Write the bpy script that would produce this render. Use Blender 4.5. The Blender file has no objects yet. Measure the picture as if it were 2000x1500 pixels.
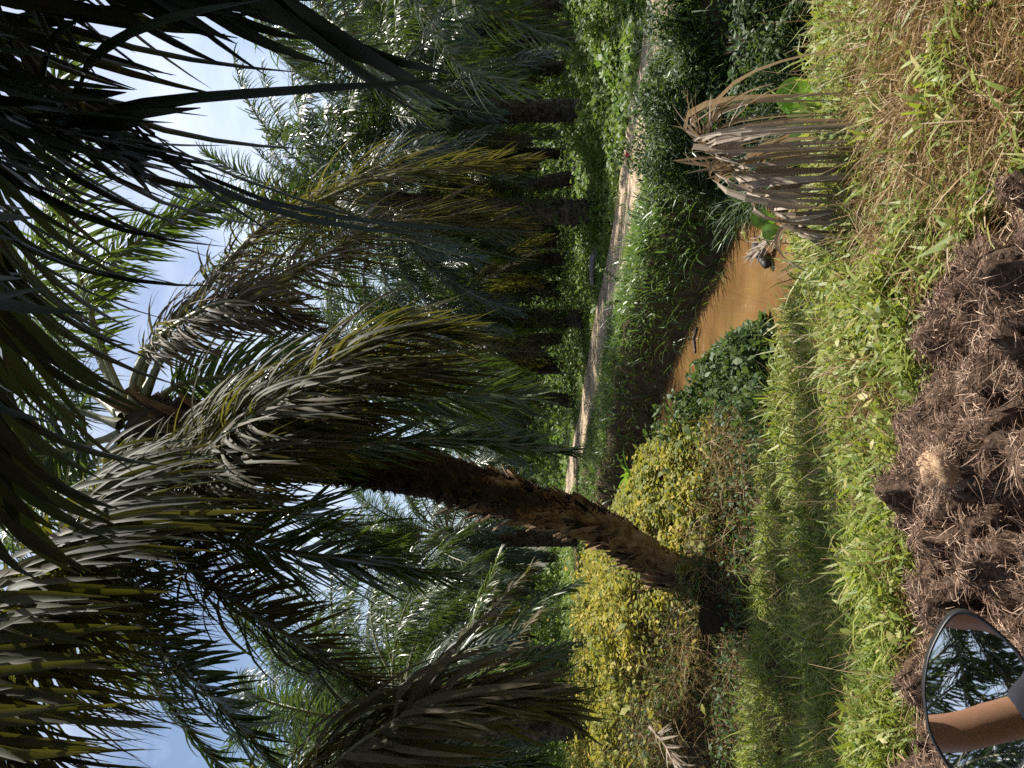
import bpy, math, random
import numpy as np
from mathutils import Vector, Matrix

C = bpy.context.scene.collection
sc = bpy.context.scene
rng = np.random.default_rng(11)
random.seed(11)
R = math.radians

# ------------------------------------------------------------------ camera model
FPX = 1503.0                       # focal length in pixels of the 2000 px wide photograph
CAMZ = 1.6
PITCH = math.atan(60.0 / FPX)
SP, CP = math.sin(PITCH), math.cos(PITCH)

def px(X, Y, d):
    """point seen at photo pixel (X, Y) at forward distance d (the photo is turned a quarter turn)"""
    r = (1500.0 - Y - 750.0) / FPX
    u = (1000.0 - X) / FPX
    dy = CP - u * SP
    dz = SP + u * CP
    return np.array([r / dy * d, d, CAMZ + dz / dy * d])

# ------------------------------------------------------------------ numpy helpers
def nrm(a):
    return a / np.maximum(np.linalg.norm(a, axis=-1, keepdims=True), 1e-9)

def smooth(t):
    t = np.clip(t, 0, 1)
    return t * t * (3 - 2 * t)

_w = np.random.default_rng(5)
_NA = _w.uniform(0, 2 * np.pi, 40); _NP = _w.uniform(0, 6.28, 40); _NF = _w.uniform(.7, 1.4, 40)
def noise2(x, y, scale=1.0, k0=0, n=9):
    """cheap smooth 2-D noise of waves in random directions, about -1..1"""
    s = np.zeros_like(x, dtype=float)
    for k in range(k0, k0 + n):
        k = k % 40
        f = _NF[k] / scale * 6.28
        wx = x + .25 * scale * np.sin(y / scale * 3.1 + _NP[k] * 2)
        s = s + np.sin(f * (wx * math.cos(_NA[k]) + y * math.sin(_NA[k])) + _NP[k])
    return s / math.sqrt(n) / 1.4

def seg_dist(x, y, pts):
    """distance to a polyline of (x, y, w): returns distance and w interpolated"""
    best = np.full_like(x, 1e9, dtype=float); bw = np.zeros_like(best)
    for (a, b) in zip(pts[:-1], pts[1:]):
        vx, vy = b[0] - a[0], b[1] - a[1]
        t = np.clip(((x - a[0]) * vx + (y - a[1]) * vy) / (vx * vx + vy * vy), 0, 1)
        d = np.hypot(x - a[0] - t * vx, y - a[1] - t * vy)
        w = a[2] + t * (b[2] - a[2])
        m = d < best
        best = np.where(m, d, best); bw = np.where(m, w, bw)
    return best, bw

def spline(pts, n):
    p = np.array(pts, float)
    p = np.vstack([2 * p[0] - p[1], p, 2 * p[-1] - p[-2]])
    m = len(p) - 3
    out = []
    for i in range(m):
        k = max(2, int(math.ceil(24)))
        t = np.linspace(0, 1, k, endpoint=False)[:, None]
        a, b, c, d = p[i], p[i + 1], p[i + 2], p[i + 3]
        out.append(.5 * (2 * b + (c - a) * t + (2 * a - 5 * b + 4 * c - d) * t ** 2 + (3 * b - a - 3 * c + d) * t ** 3))
    out.append(p[-2][None])
    q = np.vstack(out)
    L = np.concatenate([[0], np.cumsum(np.linalg.norm(np.diff(q, axis=0), axis=1))])
    s = np.linspace(0, L[-1], n)
    return np.stack([np.interp(s, L, q[:, i]) for i in range(3)], 1), L[-1]

class Geo:
    """collects quads; builds one mesh"""
    def __init__(s): s.V = []; s.F = []; s.T = []; s.M = []; s.n = 0
    def add(s, V, F, tint, mat=0):
        V = np.asarray(V, float).reshape(-1, 3); F = np.asarray(F, np.int64).reshape(-1, 4)
        s.V.append(V); s.F.append(F + s.n); s.n += len(V)
        s.T.append(np.broadcast_to(np.asarray(tint, float), (len(V),)))
        s.M.append(np.full(len(F), mat, np.int32))
    def mesh(s, name, mats, smoothed=False, origin=None):
        V = np.vstack(s.V); F = np.vstack(s.F); T = np.concatenate(s.T); M = np.concatenate(s.M)
        if origin is not None: V = V - np.asarray(origin)
        me = bpy.data.meshes.new(name)
        me.vertices.add(len(V)); me.vertices.foreach_set('co', V.astype(np.float32).ravel())
        me.loops.add(len(F) * 4); me.loops.foreach_set('vertex_index', F.astype(np.int32).ravel())
        me.polygons.add(len(F)); me.polygons.foreach_set('loop_start', np.arange(0, len(F) * 4, 4, dtype=np.int32))
        me.polygons.foreach_set('material_index', M)
        me.polygons.foreach_set('use_smooth', np.full(len(F), smoothed, dtype=bool))
        me.update(calc_edges=True)
        at = me.attributes.new('tint', 'FLOAT', 'POINT'); at.data.foreach_set('value', T.astype(np.float32))
        for m in mats: me.materials.append(m)
        return me

def link(name, me, parent=None, loc=None):
    o = bpy.data.objects.new(name, me); C.objects.link(o)
    if parent is not None: o.parent = parent
    if loc is not None: o.location = loc
    return o

def tag(o, label=None, cat=None, group=None, kind=None):
    if label: o['label'] = label
    if cat: o['category'] = cat
    if group: o['group'] = group
    if kind: o['kind'] = kind
    return o

def empty(name, loc, label, cat, group=None, rz=0):
    o = bpy.data.objects.new(name, None); C.objects.link(o)
    o.location = loc; o.rotation_euler = (0, 0, rz)
    o.empty_display_size = .3
    return tag(o, label, cat, group)

def strips(P, D, W, L, w, bend, nseg=3, prof=None, cols=2, fold=.4, curl=None):
    """N ribbons at once: base P, direction D, width axis W, length L, width w, bend vector"""
    N = len(P)
    if prof is None: prof = np.sin(np.linspace(.35, 3.0, nseg + 1)) ** .8
    V = np.empty((N, nseg + 1, cols, 3)); p = P.copy(); d = nrm(D)
    L = np.broadcast_to(L, (N,)); w = np.broadcast_to(w, (N,))
    for k in range(nseg + 1):
        Wk = nrm(W - (W * d).sum(1, keepdims=True) * d)
        hw = (w * prof[k] * .5)[:, None]
        if cols == 2:
            V[:, k, 0] = p - Wk * hw; V[:, k, 1] = p + Wk * hw
        else:
            n = np.cross(Wk, d)
            V[:, k, 0] = p - Wk * hw + n * hw * fold; V[:, k, 1] = p; V[:, k, 2] = p + Wk * hw + n * hw * fold
        p = p + d * (L / nseg)[:, None]
        d = nrm(d + bend / nseg)
        if curl is not None: d = nrm(d + curl[:, k])
    S = (nseg + 1) * cols
    base = np.arange(N)[:, None, None] * S
    kk = np.arange(nseg)[None, :, None]; cc = np.arange(cols - 1)[None, None, :]
    i0 = base + kk * cols + cc
    F = np.stack([i0, i0 + 1, i0 + cols + 1, i0 + cols], -1).reshape(-1, 4)
    return V.reshape(-1, 3), F, S

def tube(pts, rad, ns=8, disp=None):
    """pts (n,3), rad (n,) -> tube quads"""
    pts = np.asarray(pts, float); n = len(pts)
    T = nrm(np.gradient(pts, axis=0))
    ref = np.array([0., 0., 1.]) if abs(T[0, 2]) < .9 else np.array([1., 0., 0.])
    A = nrm(ref - (T[0] @ ref) * T[0]); As = []
    for i in range(n):
        A = nrm(A - (T[i] @ A) * T[i]); As.append(A)
    As = np.array(As); B = np.cross(T, As)
    th = np.linspace(0, 2 * np.pi, ns, endpoint=False)
    r = np.broadcast_to(np.asarray(rad, float)[:, None], (n, ns)).copy()
    if disp is not None: r = r + disp
    V = pts[:, None] + (As[:, None] * np.cos(th)[None, :, None] + B[:, None] * np.sin(th)[None, :, None]) * r[..., None]
    i = np.arange(n - 1)[:, None] * ns; j = np.arange(ns)[None]; j2 = (j + 1) % ns
    F = np.stack([i + j, i + j2, i + ns + j2, i + ns + j], -1).reshape(-1, 4)
    return V.reshape(-1, 3), F

# ------------------------------------------------------------------ materials
def newmat(name):
    m = bpy.data.materials.new(name); m.use_nodes = True
    nt = m.node_tree; nt.nodes.clear()
    out = nt.nodes.new('ShaderNodeOutputMaterial')
    return m, nt, out

def N_(nt, t, **kw):
    n = nt.nodes.new(t)
    for k, v in kw.items():
        if k in n.inputs: n.inputs[k].default_value = v
        else: setattr(n, k, v)
    return n

def ramp(nt, fac, stops):
    r = nt.nodes.new('ShaderNodeValToRGB')
    e = r.color_ramp.elements
    while len(e) < len(stops): e.new(.5)
    for el, (p, c) in zip(e, stops):
        el.position = p; el.color = (*c, 1)
    nt.links.new(fac, r.inputs['Fac'])
    return r.outputs['Color']

def leaf_mat(name, stops, trans, tmix=.35, rough=.4, spec=.5, nscale=6.0, objvar=.25):
    m, nt, out = newmat(name)
    at = N_(nt, 'ShaderNodeAttribute', attribute_name='tint')
    oi = N_(nt, 'ShaderNodeObjectInfo')
    tc = N_(nt, 'ShaderNodeTexCoord')
    no = N_(nt, 'ShaderNodeTexNoise'); no.inputs['Scale'].default_value = nscale; no.inputs['Detail'].default_value = 3
    nt.links.new(tc.outputs['Object'], no.inputs['Vector'])
    a = N_(nt, 'ShaderNodeMath', operation='MULTIPLY_ADD'); nt.links.new(oi.outputs['Random'], a.inputs[0]); a.inputs[1].default_value = objvar; a.inputs[2].default_value = -objvar / 2
    b = N_(nt, 'ShaderNodeMath', operation='ADD'); nt.links.new(a.outputs[0], b.inputs[0]); nt.links.new(at.outputs['Fac'], b.inputs[1])
    c = N_(nt, 'ShaderNodeMath', operation='MULTIPLY_ADD'); nt.links.new(no.outputs['Fac'], c.inputs[0]); c.inputs[1].default_value = .5; c.inputs[2].default_value = -.25
    d = N_(nt, 'ShaderNodeMath', operation='ADD'); nt.links.new(b.outputs[0], d.inputs[0]); nt.links.new(c.outputs[0], d.inputs[1])
    col = ramp(nt, d.outputs[0], stops)
    p = N_(nt, 'ShaderNodeBsdfPrincipled'); nt.links.new(col, p.inputs['Base Color'])
    p.inputs['Roughness'].default_value = rough; p.inputs['Specular IOR Level'].default_value = spec
    t = N_(nt, 'ShaderNodeBsdfTranslucent')
    tm = N_(nt, 'ShaderNodeMix', data_type='RGBA', blend_type='MIX'); tm.inputs[0].default_value = .6
    nt.links.new(col, tm.inputs[6]); tm.inputs[7].default_value = (*trans, 1)
    nt.links.new(tm.outputs[2], t.inputs['Color'])
    mx = N_(nt, 'ShaderNodeMixShader'); mx.inputs[0].default_value = tmix
    nt.links.new(p.outputs[0], mx.inputs[1]); nt.links.new(t.outputs[0], mx.inputs[2])
    nt.links.new(mx.outputs[0], out.inputs['Surface'])
    return m

def rough_mat(name, stops, scale=8.0, rough=.85, spec=.25, bump=.3, detail=6, dist=.02, tintmix=0.0, stretch=(1, 1, 1)):
    m, nt, out = newmat(name)
    tc = N_(nt, 'ShaderNodeTexCoord')
    mp = N_(nt, 'ShaderNodeMapping'); mp.inputs['Scale'].default_value = stretch
    nt.links.new(tc.outputs['Object'], mp.inputs['Vector'])
    no = N_(nt, 'ShaderNodeTexNoise'); no.inputs['Scale'].default_value = scale; no.inputs['Detail'].default_value = detail; no.inputs['Roughness'].default_value = .65
    nt.links.new(mp.outputs[0], no.inputs['Vector'])
    f = no.outputs['Fac']
    if tintmix:
        at = N_(nt, 'ShaderNodeAttribute', attribute_name='tint')
        a = N_(nt, 'ShaderNodeMath', operation='MULTIPLY_ADD'); nt.links.new(at.outputs['Fac'], a.inputs[0]); a.inputs[1].default_value = tintmix; a.inputs[2].default_value = -tintmix / 2
        b = N_(nt, 'ShaderNodeMath', operation='ADD'); nt.links.new(a.outputs[0], b.inputs[0]); nt.links.new(f, b.inputs[1]); f = b.outputs[0]
    col = ramp(nt, f, stops)
    p = N_(nt, 'ShaderNodeBsdfPrincipled'); nt.links.new(col, p.inputs['Base Color'])
    p.inputs['Roughness'].default_value = rough; p.inputs['Specular IOR Level'].default_value = spec
    if bump:
        bm = N_(nt, 'ShaderNodeBump'); bm.inputs['Strength'].default_value = bump; bm.inputs['Distance'].default_value = dist
        nt.links.new(no.outputs['Fac'], bm.inputs['Height']); nt.links.new(bm.outputs[0], p.inputs['Normal'])
    nt.links.new(p.outputs[0], out.inputs['Surface'])
    return m

M = {}
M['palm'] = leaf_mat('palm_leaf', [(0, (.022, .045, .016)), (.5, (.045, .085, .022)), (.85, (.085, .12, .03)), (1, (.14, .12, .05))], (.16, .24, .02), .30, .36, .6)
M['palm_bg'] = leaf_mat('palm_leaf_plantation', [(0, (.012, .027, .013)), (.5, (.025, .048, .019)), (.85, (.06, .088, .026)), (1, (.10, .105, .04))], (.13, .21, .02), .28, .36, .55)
M['palm_old'] = leaf_mat('palm_leaf_aged', [(0, (.022, .032, .013)), (.4, (.056, .053, .026)), (.75, (.11, .086, .052)), (1, (.19, .145, .10))], (.22, .21, .012), .34, .6, .12)
M['palm_silhouette'] = leaf_mat('palm_leaf_silhouette', [(0, (.010, .016, .008)), (.6, (.018, .03, .010)), (1, (.045, .045, .012))], (.05, .07, .01), .06, .5, .3)  # near-black leaf colour: the backlit silhouette is put into the material
M['palm_dead'] = leaf_mat('palm_leaf_dead', [(0, (.15, .115, .085)), (.5, (.30, .24, .18)), (1, (.46, .38, .3))], (.3, .18, .06), .25, .6, .3)
M['rachis'] = rough_mat('palm_rachis', [(.3, (.10, .11, .04)), (.7, (.22, .21, .10))], 14, .5, .4, .2)
M['rachis_silhouette'] = rough_mat('palm_rachis_silhouette', [(.3, (.03, .03, .015)), (.7, (.07, .065, .03))], 14, .6, .3, .2)  # midrib darkened to match the painted silhouette of its leaflets
M['rachis_dead'] = rough_mat('palm_rachis_dead', [(.3, (.16, .12, .09)), (.7, (.30, .25, .2))], 14, .8, .2, .3)
M['trunk'] = rough_mat('palm_trunk_bark', [(.25, (.025, .02, .015)), (.5, (.07, .055, .04)), (.75, (.15, .12, .09))], 9, .95, .15, .7, 8, .05, .5)
M['trunk_main'] = rough_mat('leaning_trunk_bark', [(.3, (.05, .033, .021)), (.5, (.15, .095, .055)), (.72, (.30, .20, .12))], 7, .9, .15, .6, 8, .04, .4, (1, 1, .5))
M['fibre_black'] = rough_mat('black_trunk_fibre', [(.3, (.008, .006, .005)), (.7, (.035, .026, .02))], 20, .95, .1, .5, 6, .03)
M['soil'] = rough_mat('dark_soil', [(.3, (.035, .026, .016)), (.55, (.075, .055, .033)), (.75, (.12, .095, .055))], 3.5, .95, .1, .5, 8, .05)
M['road'] = rough_mat('dry_dirt', [(.3, (.17, .12, .08)), (.5, (.33, .25, .175)), (.75, (.48, .38, .285))], 3.4, .95, .1, .6, 10, .06)
M['fibre'] = rough_mat('palm_fibre_mulch', [(.3, (.022, .014, .010)), (.5, (.085, .055, .038)), (.75, (.22, .15, .105))], 22, .95, .1, .8, 8, .03)
M['strand'] = rough_mat('palm_fibre_strand', [(.2, (.04, .023, .015)), (.5, (.175, .103, .068)), (.8, (.37, .25, .175)), (.95, (.55, .41, .30))], 5, .75, .25, 0, 2, .01, .9)
M['straw'] = leaf_mat('dry_straw', [(0, (.16, .095, .04)), (.5, (.30, .20, .095)), (1, (.48, .37, .2))], (.35, .22, .07), .25, .55, .3)
M['grass'] = leaf_mat('bank_grass', [(0, (.07, .115, .018)), (.35, (.14, .195, .028)), (.7, (.25, .28, .055)), (1, (.38, .33, .12))], (.32, .38, .03), .4, .5, .35, 2.0)
M['reed'] = leaf_mat('tall_stream_grass', [(0, (.04, .085, .02)), (.5, (.08, .145, .03)), (1, (.17, .22, .055))], (.18, .3, .03), .34, .38, .5, 2.0)
M['vine'] = leaf_mat('yellowing_vine', [(0, (.11, .14, .03)), (.35, (.23, .24, .05)), (.7, (.38, .33, .07)), (1, (.5, .34, .07))], (.42, .38, .04), .4, .6, .25, .9)
M['cover'] = leaf_mat('green_groundcover', [(0, (.045, .09, .02)), (.5, (.10, .165, .032)), (1, (.2, .245, .055))], (.2, .32, .04), .36, .55, .3, .7)
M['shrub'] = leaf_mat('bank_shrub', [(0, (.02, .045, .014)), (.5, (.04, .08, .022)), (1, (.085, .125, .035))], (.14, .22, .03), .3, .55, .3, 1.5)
M['shrub_dry'] = leaf_mat('dusty_weed', [(0, (.04, .06, .02)), (.5, (.10, .12, .04)), (1, (.24, .19, .09))], (.2, .24, .04), .32, .55, .3, 1.5)
M['taro'] = leaf_mat('taro_leaf', [(0, (.05, .13, .02)), (.6, (.09, .21, .03)), (1, (.14, .27, .04))], (.28, .5, .03), .45, .35, .5)
M['twig'] = rough_mat('twig_bark', [(.3, (.08, .055, .04)), (.7, (.2, .15, .1))], 12, .9, .2, .2)
M['log'] = rough_mat('wet_log', [(.3, (.014, .011, .009)), (.7, (.05, .04, .03))], 8, .6, .4, .4)
M['greylog'] = rough_mat('grey_log', [(.3, (.12, .11, .1)), (.7, (.28, .26, .24))], 8, .9, .2, .4)
M['board'] = rough_mat('old_board', [(.3, (.016, .012, .008)), (.7, (.05, .034, .02))], 6, .9, .15, .3, stretch=(1, 1, 6))
M['husk'] = rough_mat('bunch_husk', [(.3, (.24, .15, .08)), (.6, (.44, .31, .2)), (.8, (.6, .46, .32))], 16, .95, .1, .9, 8, .02)
M['black_plastic'] = rough_mat('black_plastic', [(.3, (.012, .012, .013)), (.7, (.02, .02, .022))], 40, .42, .5, .05)
M['red'] = rough_mat('red_scrap', [(.3, (.4, .03, .02)), (.7, (.5, .06, .04))], 10, .6)
M['skin'] = rough_mat('skin', [(.3, (.27, .135, .075)), (.7, (.33, .17, .10))], 9, .5, .4, .05)
M['shirt'] = rough_mat('dark_shirt', [(.3, (.018, .018, .024)), (.7, (.03, .03, .038))], 60, .9, .2, .2, 4, .003)
M['trouser'] = rough_mat('dark_trousers', [(.3, (.02, .022, .03)), (.7, (.035, .036, .045))], 60, .9, .2, .2, 4, .003)
M['hair'] = rough_mat('black_hair', [(.3, (.008, .007, .006)), (.7, (.02, .017, .015))], 60, .6, .4, .3, 4, .003)

def mirror_mat():
    m, nt, out = newmat('mirror_glass')
    p = N_(nt, 'ShaderNodeBsdfPrincipled'); p.inputs['Base Color'].default_value = (.8, .83, .86, 1)
    p.inputs['Metallic'].default_value = 1; p.inputs['Roughness'].default_value = .015
    nt.links.new(p.outputs[0], out.inputs['Surface']); return m
M['mirror'] = mirror_mat()

def water_mat():
    m, nt, out = newmat('muddy_water')
    tc = N_(nt, 'ShaderNodeTexCoord')
    n1 = N_(nt, 'ShaderNodeTexNoise'); n1.inputs['Scale'].default_value = .7; n1.inputs['Detail'].default_value = 4
    nt.links.new(tc.outputs['Object'], n1.inputs['Vector'])
    col = ramp(nt, n1.outputs['Fac'], [(.32, (.085, .045, .018)), (.66, (.21, .115, .046))])
    n2 = N_(nt, 'ShaderNodeTexNoise'); n2.inputs['Scale'].default_value = 9; n2.inputs['Detail'].default_value = 2
    nt.links.new(tc.outputs['Object'], n2.inputs['Vector'])
    b = N_(nt, 'ShaderNodeBump'); b.inputs['Strength'].default_value = .2; b.inputs['Distance'].default_value = .012
    nt.links.new(n2.outputs['Fac'], b.inputs['Height'])
    p = N_(nt, 'ShaderNodeBsdfPrincipled'); nt.links.new(col, p.inputs['Base Color'])
    p.inputs['Roughness'].default_value = .05; p.inputs['IOR'].default_value = 1.45; p.inputs['Specular IOR Level'].default_value = .6
    nt.links.new(b.outputs[0], p.inputs['Normal']); nt.links.new(p.outputs[0], out.inputs['Surface'])
    return m
M['water'] = water_mat()

# ------------------------------------------------------------------ terrain
STREAM = [(12, 3.9, .4), (5, 5.6, .5), (2.5, 7.05, .55), (1.3, 8.6, .95), (0.95, 11, .42), (0.0, 14, .42), (-1.0, 16.4, .35), (-2.6, 19, .35), (-6, 23, .35), (-14, 30, .35)]
DITCH = [(.5, 8.5, .3), (-.9, 8.75, .4), (-3, 9.1, .45), (-5, 9.9, .45), (-9, 11.2, .4), (-16, 13, .4)]
WATER_Z = -.9
def road_x(y): return 7.6 - .29 * y + .25 * np.sin(y * .11 + 1.0)
def road_d(x, y): return np.abs(x - road_x(y)) / 1.04
def fibre_edge(x):
    """y of the far edge of the mulch heap"""
    e = np.interp(x, [-4, -2.4, -1.53, -.81, -.48, -.07, .40, .58, .66, .75, 1.2], [3.62, 3.6, 3.44, 3.42, 3.5, 3.3, 3.12, 2.6, 1.6, 0.4, 0.2])
    return e + .06 * noise2(x, x * 0 + 3, .25, 4)

def gz(x, y):
    x = np.asarray(x, float); y = np.asarray(y, float)
    zn = -.72 * smooth((y - 2.7) / 4.6)
    ys = 9.0 - .55 * np.clip(x - 1.2, 0, 4)
    zf = .36 * smooth((-x - 1.5) / 2.8) * smooth((26 - y) / 8)
    t2 = smooth((y - ys) / 3.4)
    z = zn * (1 - t2) + zf * t2
    rd = road_d(x, y)
    m = smooth((rd - 1.4) / 1.6)
    z = z + m * .05 * noise2(x, y, 2.3) + m * .03 * noise2(x, y, .8, 12)
    z = np.where(y > 8, z * m, z)
    z = z + .25 * smooth((y - 35) / 60) * noise2(x, y, 30, 20) * m
    d, w = seg_dist(x, y, DITCH)
    yc = np.interp(x, [-16, -9, -5, -3, -.9, .5], [13, 11.2, 9.9, 9.1, 8.75, 8.5])
    k = smooth((d - w) / np.where(y > yc, .2, .8)); z = -.86 + .03 * np.sin(x * 1.3) + (z + .86) * k
    d, w = seg_dist(x, y, STREAM)
    cx = np.interp(y, [7.6, 8.6, 11, 14, 16.4, 19, 23, 30], [2.7, 1.3, .95, 0, -1, -2.6, -6, -14])
    k = smooth((d - w) / np.where((x < cx) & (y > 8), np.interp(y, [8, 9, 18, 22], [1.0, 1.25, 1.35, .8]), .8)); z = np.minimum(z, 9) * k + -1.35 * (1 - k)
    return z

def grid_mesh(xs, ys, zf):
    X, Y = np.meshgrid(xs, ys); Z = zf(X, Y)
    V = np.stack([X, Y, Z], -1).reshape(-1, 3)
    nx, ny = len(xs), len(ys)
    i = np.arange(ny - 1)[:, None] * nx; j = np.arange(nx - 1)[None]
    F = np.stack([i + j, i + j + 1, i + nx + j + 1, i + nx + j], -1).reshape(-1, 4)
    return V, F

def geom(a, b, n): return list(np.geomspace(a, b, n))
xs = np.array([-v for v in geom(9.2, 260, 22)][::-1] + list(np.arange(-9, 9.01, .1)) + geom(9.2, 260, 22))
ys = np.array(list(np.arange(-60, 0, 2.5)) + list(np.arange(0, 20, .1)) + list(np.arange(20, 45, .5)) + geom(45.5, 320, 26))
g = Geo(); V, F = grid_mesh(xs, ys, gz); g.add(V, F, .5)
tag(link('ground', g.mesh('ground', [M['soil']], True)), 'dark soil ground of the plantation sloping to the stream', 'ground', kind='structure')

# water
g = Geo(); V, F = grid_mesh(np.linspace(-16, 13, 8), np.linspace(4.5, 31, 8), lambda x, y: x * 0 + WATER_Z); g.add(V, F, .5)
tag(link('stream_water', g.mesh('stream_water', [M['water']], True)), 'muddy orange brown water in the narrow stream', 'water', kind='structure')

# road: a strip of packed dirt with two wheel ruts, laid just above the ground
ry = np.concatenate([np.arange(3, 30, .25), np.arange(30, 180, 2)])
rw = np.linspace(-1, 1, 25)
hwid = 1.3 + .14 * np.sin(ry * .9) + .08 * np.sin(ry * 2.3 + 1)
Rx = road_x(ry)[:, None] + rw[None] * hwid[:, None]
Ry = np.repeat(ry[:, None], 25, 1)
rut = -.025 * np.exp(-((np.abs(rw) - .55) / .16) ** 2)[None]
edge = -.06 * (1 + .6 * noise2(Rx, Ry, .7, 3)) * smooth((np.abs(rw) - .8) / .2)[None]
Rz = gz(Rx, Ry) + .045 + rut + edge + .008 * noise2(Rx, Ry, .4, 7)
V = np.stack([Rx, Ry, Rz], -1).reshape(-1, 3)
i = np.arange(len(ry) - 1)[:, None] * 25; j = np.arange(24)[None]
F = np.stack([i + j, i + j + 1, i + 26 + j, i + 25 + j], -1).reshape(-1, 4)
g = Geo(); g.add(V, F, .5)
tag(link('dirt_road', g.mesh('dirt_road', [M['road']], True)), 'narrow pale dirt road with wheel ruts through the palms', 'road', kind='structure')

# ------------------------------------------------------------------ mulch heap of palm fibre
_cr = np.random.default_rng(8)
CLUMP = np.stack([_cr.uniform(-3.2, 1.1, 620), _cr.uniform(.6, 3.8, 620), _cr.uniform(.04, .15, 620), _cr.uniform(-.05, .07, 620)], 1)
def clumps(x, y):
    h = np.full(np.shape(x), -.10)
    xx = x + .03 * noise2(x, y, .12, 2); yy = y + .03 * noise2(x, y, .11, 13)
    for cx, cy, r_, b_ in CLUMP:
        d2 = (xx - cx) ** 2 + (yy - cy) ** 2
        h = np.maximum(h, np.sqrt(np.maximum(r_ * r_ - d2, 0)) * .8 + b_ - np.where(d2 < r_ * r_, 0, 1))
    return h
def fibre_z(x, y):
    e = fibre_edge(x) - y
    h = smooth(e / .22)
    cl = noise2(x, y, .42, 3); c2 = noise2(x, y, .19, 15); c3 = noise2(x, y, .085, 25)
    lump = .06 * np.abs(cl) + .03 * c2 + .014 * c3 + .010 * noise2(x, y, .045, 5) + 1.05 * clumps(x, y)
    return gz(x, y) - .03 + h * (.055 + lump + .05 * smooth((2.9 - y) / 1.5))
fx = np.arange(-3.4, 1.15, .017); fy = np.arange(.5, 3.85, .017)
g = Geo(); V, F = grid_mesh(fx, fy, fibre_z)
V[:, 0] += .018 * noise2(V[:, 0], V[:, 1], .09, 8); V[:, 1] += .018 * noise2(V[:, 0], V[:, 1], .08, 18)
g.add(V, F, .5)
# strands
n = 180000
P = np.stack([rng.uniform(-2.9, 1.05, n), rng.uniform(1.6, 3.75, n), np.zeros(n)], 1)
keep = (P[:, 1] < fibre_edge(P[:, 0]) - .02); P = P[keep]; n = len(P)
P[:, 2] = fibre_z(P[:, 0], P[:, 1]) + rng.uniform(-.012, .012, n)
ang = noise2(P[:, 0], P[:, 1], .22, 30) * 4 + rng.normal(0, .7, n)
D = np.stack([np.cos(ang), np.sin(ang), rng.normal(.25, .35, n)], 1)
W = nrm(rng.normal(size=(n, 3)))
bend = np.stack([rng.normal(0, .9, n), rng.normal(0, .9, n), rng.normal(-.6, .7, n)], 1)
V, F, S = strips(P, D, W, rng.gamma(3, .015, n), rng.uniform(.001, .0028, n), bend, 4, np.array([.8, 1, 1, .8, .3]))
g.add(V, F, np.repeat(np.clip(rng.normal(.5, .3, n), 0, 1), S), 1)
tag(link('fibre_mulch', g.mesh('fibre_mulch', [M['fibre'], M['strand']], True)), 'heap of shredded brown palm fibre at the edge of the track', 'mulch', kind='stuff')

# ------------------------------------------------------------------ vegetation carpets
def fan(n, y0, y1, k=.62, power=1.0):
    """points spread over the ground in front of the viewer, thinning out with distance"""
    a = rng.uniform((1 / y1) ** power, (1 / y0) ** power, n)
    y = a ** (-1 / power)
    x = rng.uniform(-1, 1, n) * k * y
    return x, y

def water_d(x, y):
    d, w = seg_dist(x, y, STREAM); return d - w

def blades(x, y, z0, L, w, lean, droop, nseg, tint, g, mat=0, cols=2, prof=None, up=1.0):
    n = len(x)
    P = np.stack([x, y, z0], 1)
    a = rng.uniform(0, 2 * np.pi, n)
    D = np.stack([np.cos(a) * lean, np.sin(a) * lean, np.full(n, up)], 1)
    W = np.stack([-np.sin(a), np.cos(a), rng.normal(0, .25, n)], 1)
    bend = np.stack([np.cos(a) * .5 * droop, np.sin(a) * .5 * droop, -droop], 1)
    V, F, S = strips(P, D, W, L, w, bend, nseg, prof, cols)
    g.add(V, F, np.repeat(tint, S), mat)

def leaves(x, y, z, size, g, tint, asp=.7, mat=0, flat=.6, nseg=2, prof=None):
    n = len(x)
    a = rng.uniform(0, 2 * np.pi, n)
    D = np.stack([np.cos(a), np.sin(a), rng.normal(0, flat, n)], 1)
    W = np.stack([-np.sin(a), np.cos(a), rng.normal(0, flat, n)], 1)
    bend = np.stack([np.zeros(n), np.zeros(n), rng.normal(-.5, .4, n)], 1)
    if prof is None: prof = np.array([.35, 1, .12]) if nseg == 2 else np.array([.45, 1, .8, .08])
    V, F, S = strips(np.stack([x, y, z], 1), D, W, size, size * asp, bend, nseg, prof)
    g.add(V, F, np.repeat(np.clip(tint, 0, 1), S), mat)

# near bank grass
g = Geo()
n = 150000
x, y = fan(n, 1.7, 8.8, .66, 1.25)
m = (y > fibre_edge(x) + rng.normal(.02, .07, n)) & (water_d(x, y) > .12)
dd, dw = seg_dist(x, y, DITCH); m &= (dd - dw > .15) | (rng.random(n) < .25)
m &= (y < 8.3 - .1 * x) & (water_d(x, y) > .3)
dry = smooth((x - .3 - .2 * (y - 2.6)) / .55) * smooth((4.5 - y) / 1.4)          # the brown dry corner
m &= rng.random(n) > dry * .7
m &= rng.random(n) < .55 + .4 * noise2(x, y, .7, 2) + .4 * noise2(x, y, .23, 22) - .35 * np.clip(noise2(x, y, .8, 21), 0, 1)  # uneven
x, y = x[m], y[m]; n = len(x)
z = gz(x, y)
patch = .6 * noise2(x, y, .9, 6) + .6 * noise2(x, y, .3, 16)
hgt = .06 + .14 * smooth(.5 + patch * .6)
zz = z + rng.uniform(0, 1, n) ** .7 * hgt * .8
tint = np.clip(.42 + .18 * patch + rng.normal(0, .2, n), 0, 1)
blades(x, y, zz, rng.gamma(5, .019, n) * (.85 + .05 * y), rng.uniform(.007, .022, n) * (.8 + .05 * y), rng.uniform(.3, 1.6, n), rng.uniform(.3, 1.6, n), 3, tint, g, prof=np.array([.45, 1, .75, .06]))
n = 36000
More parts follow.
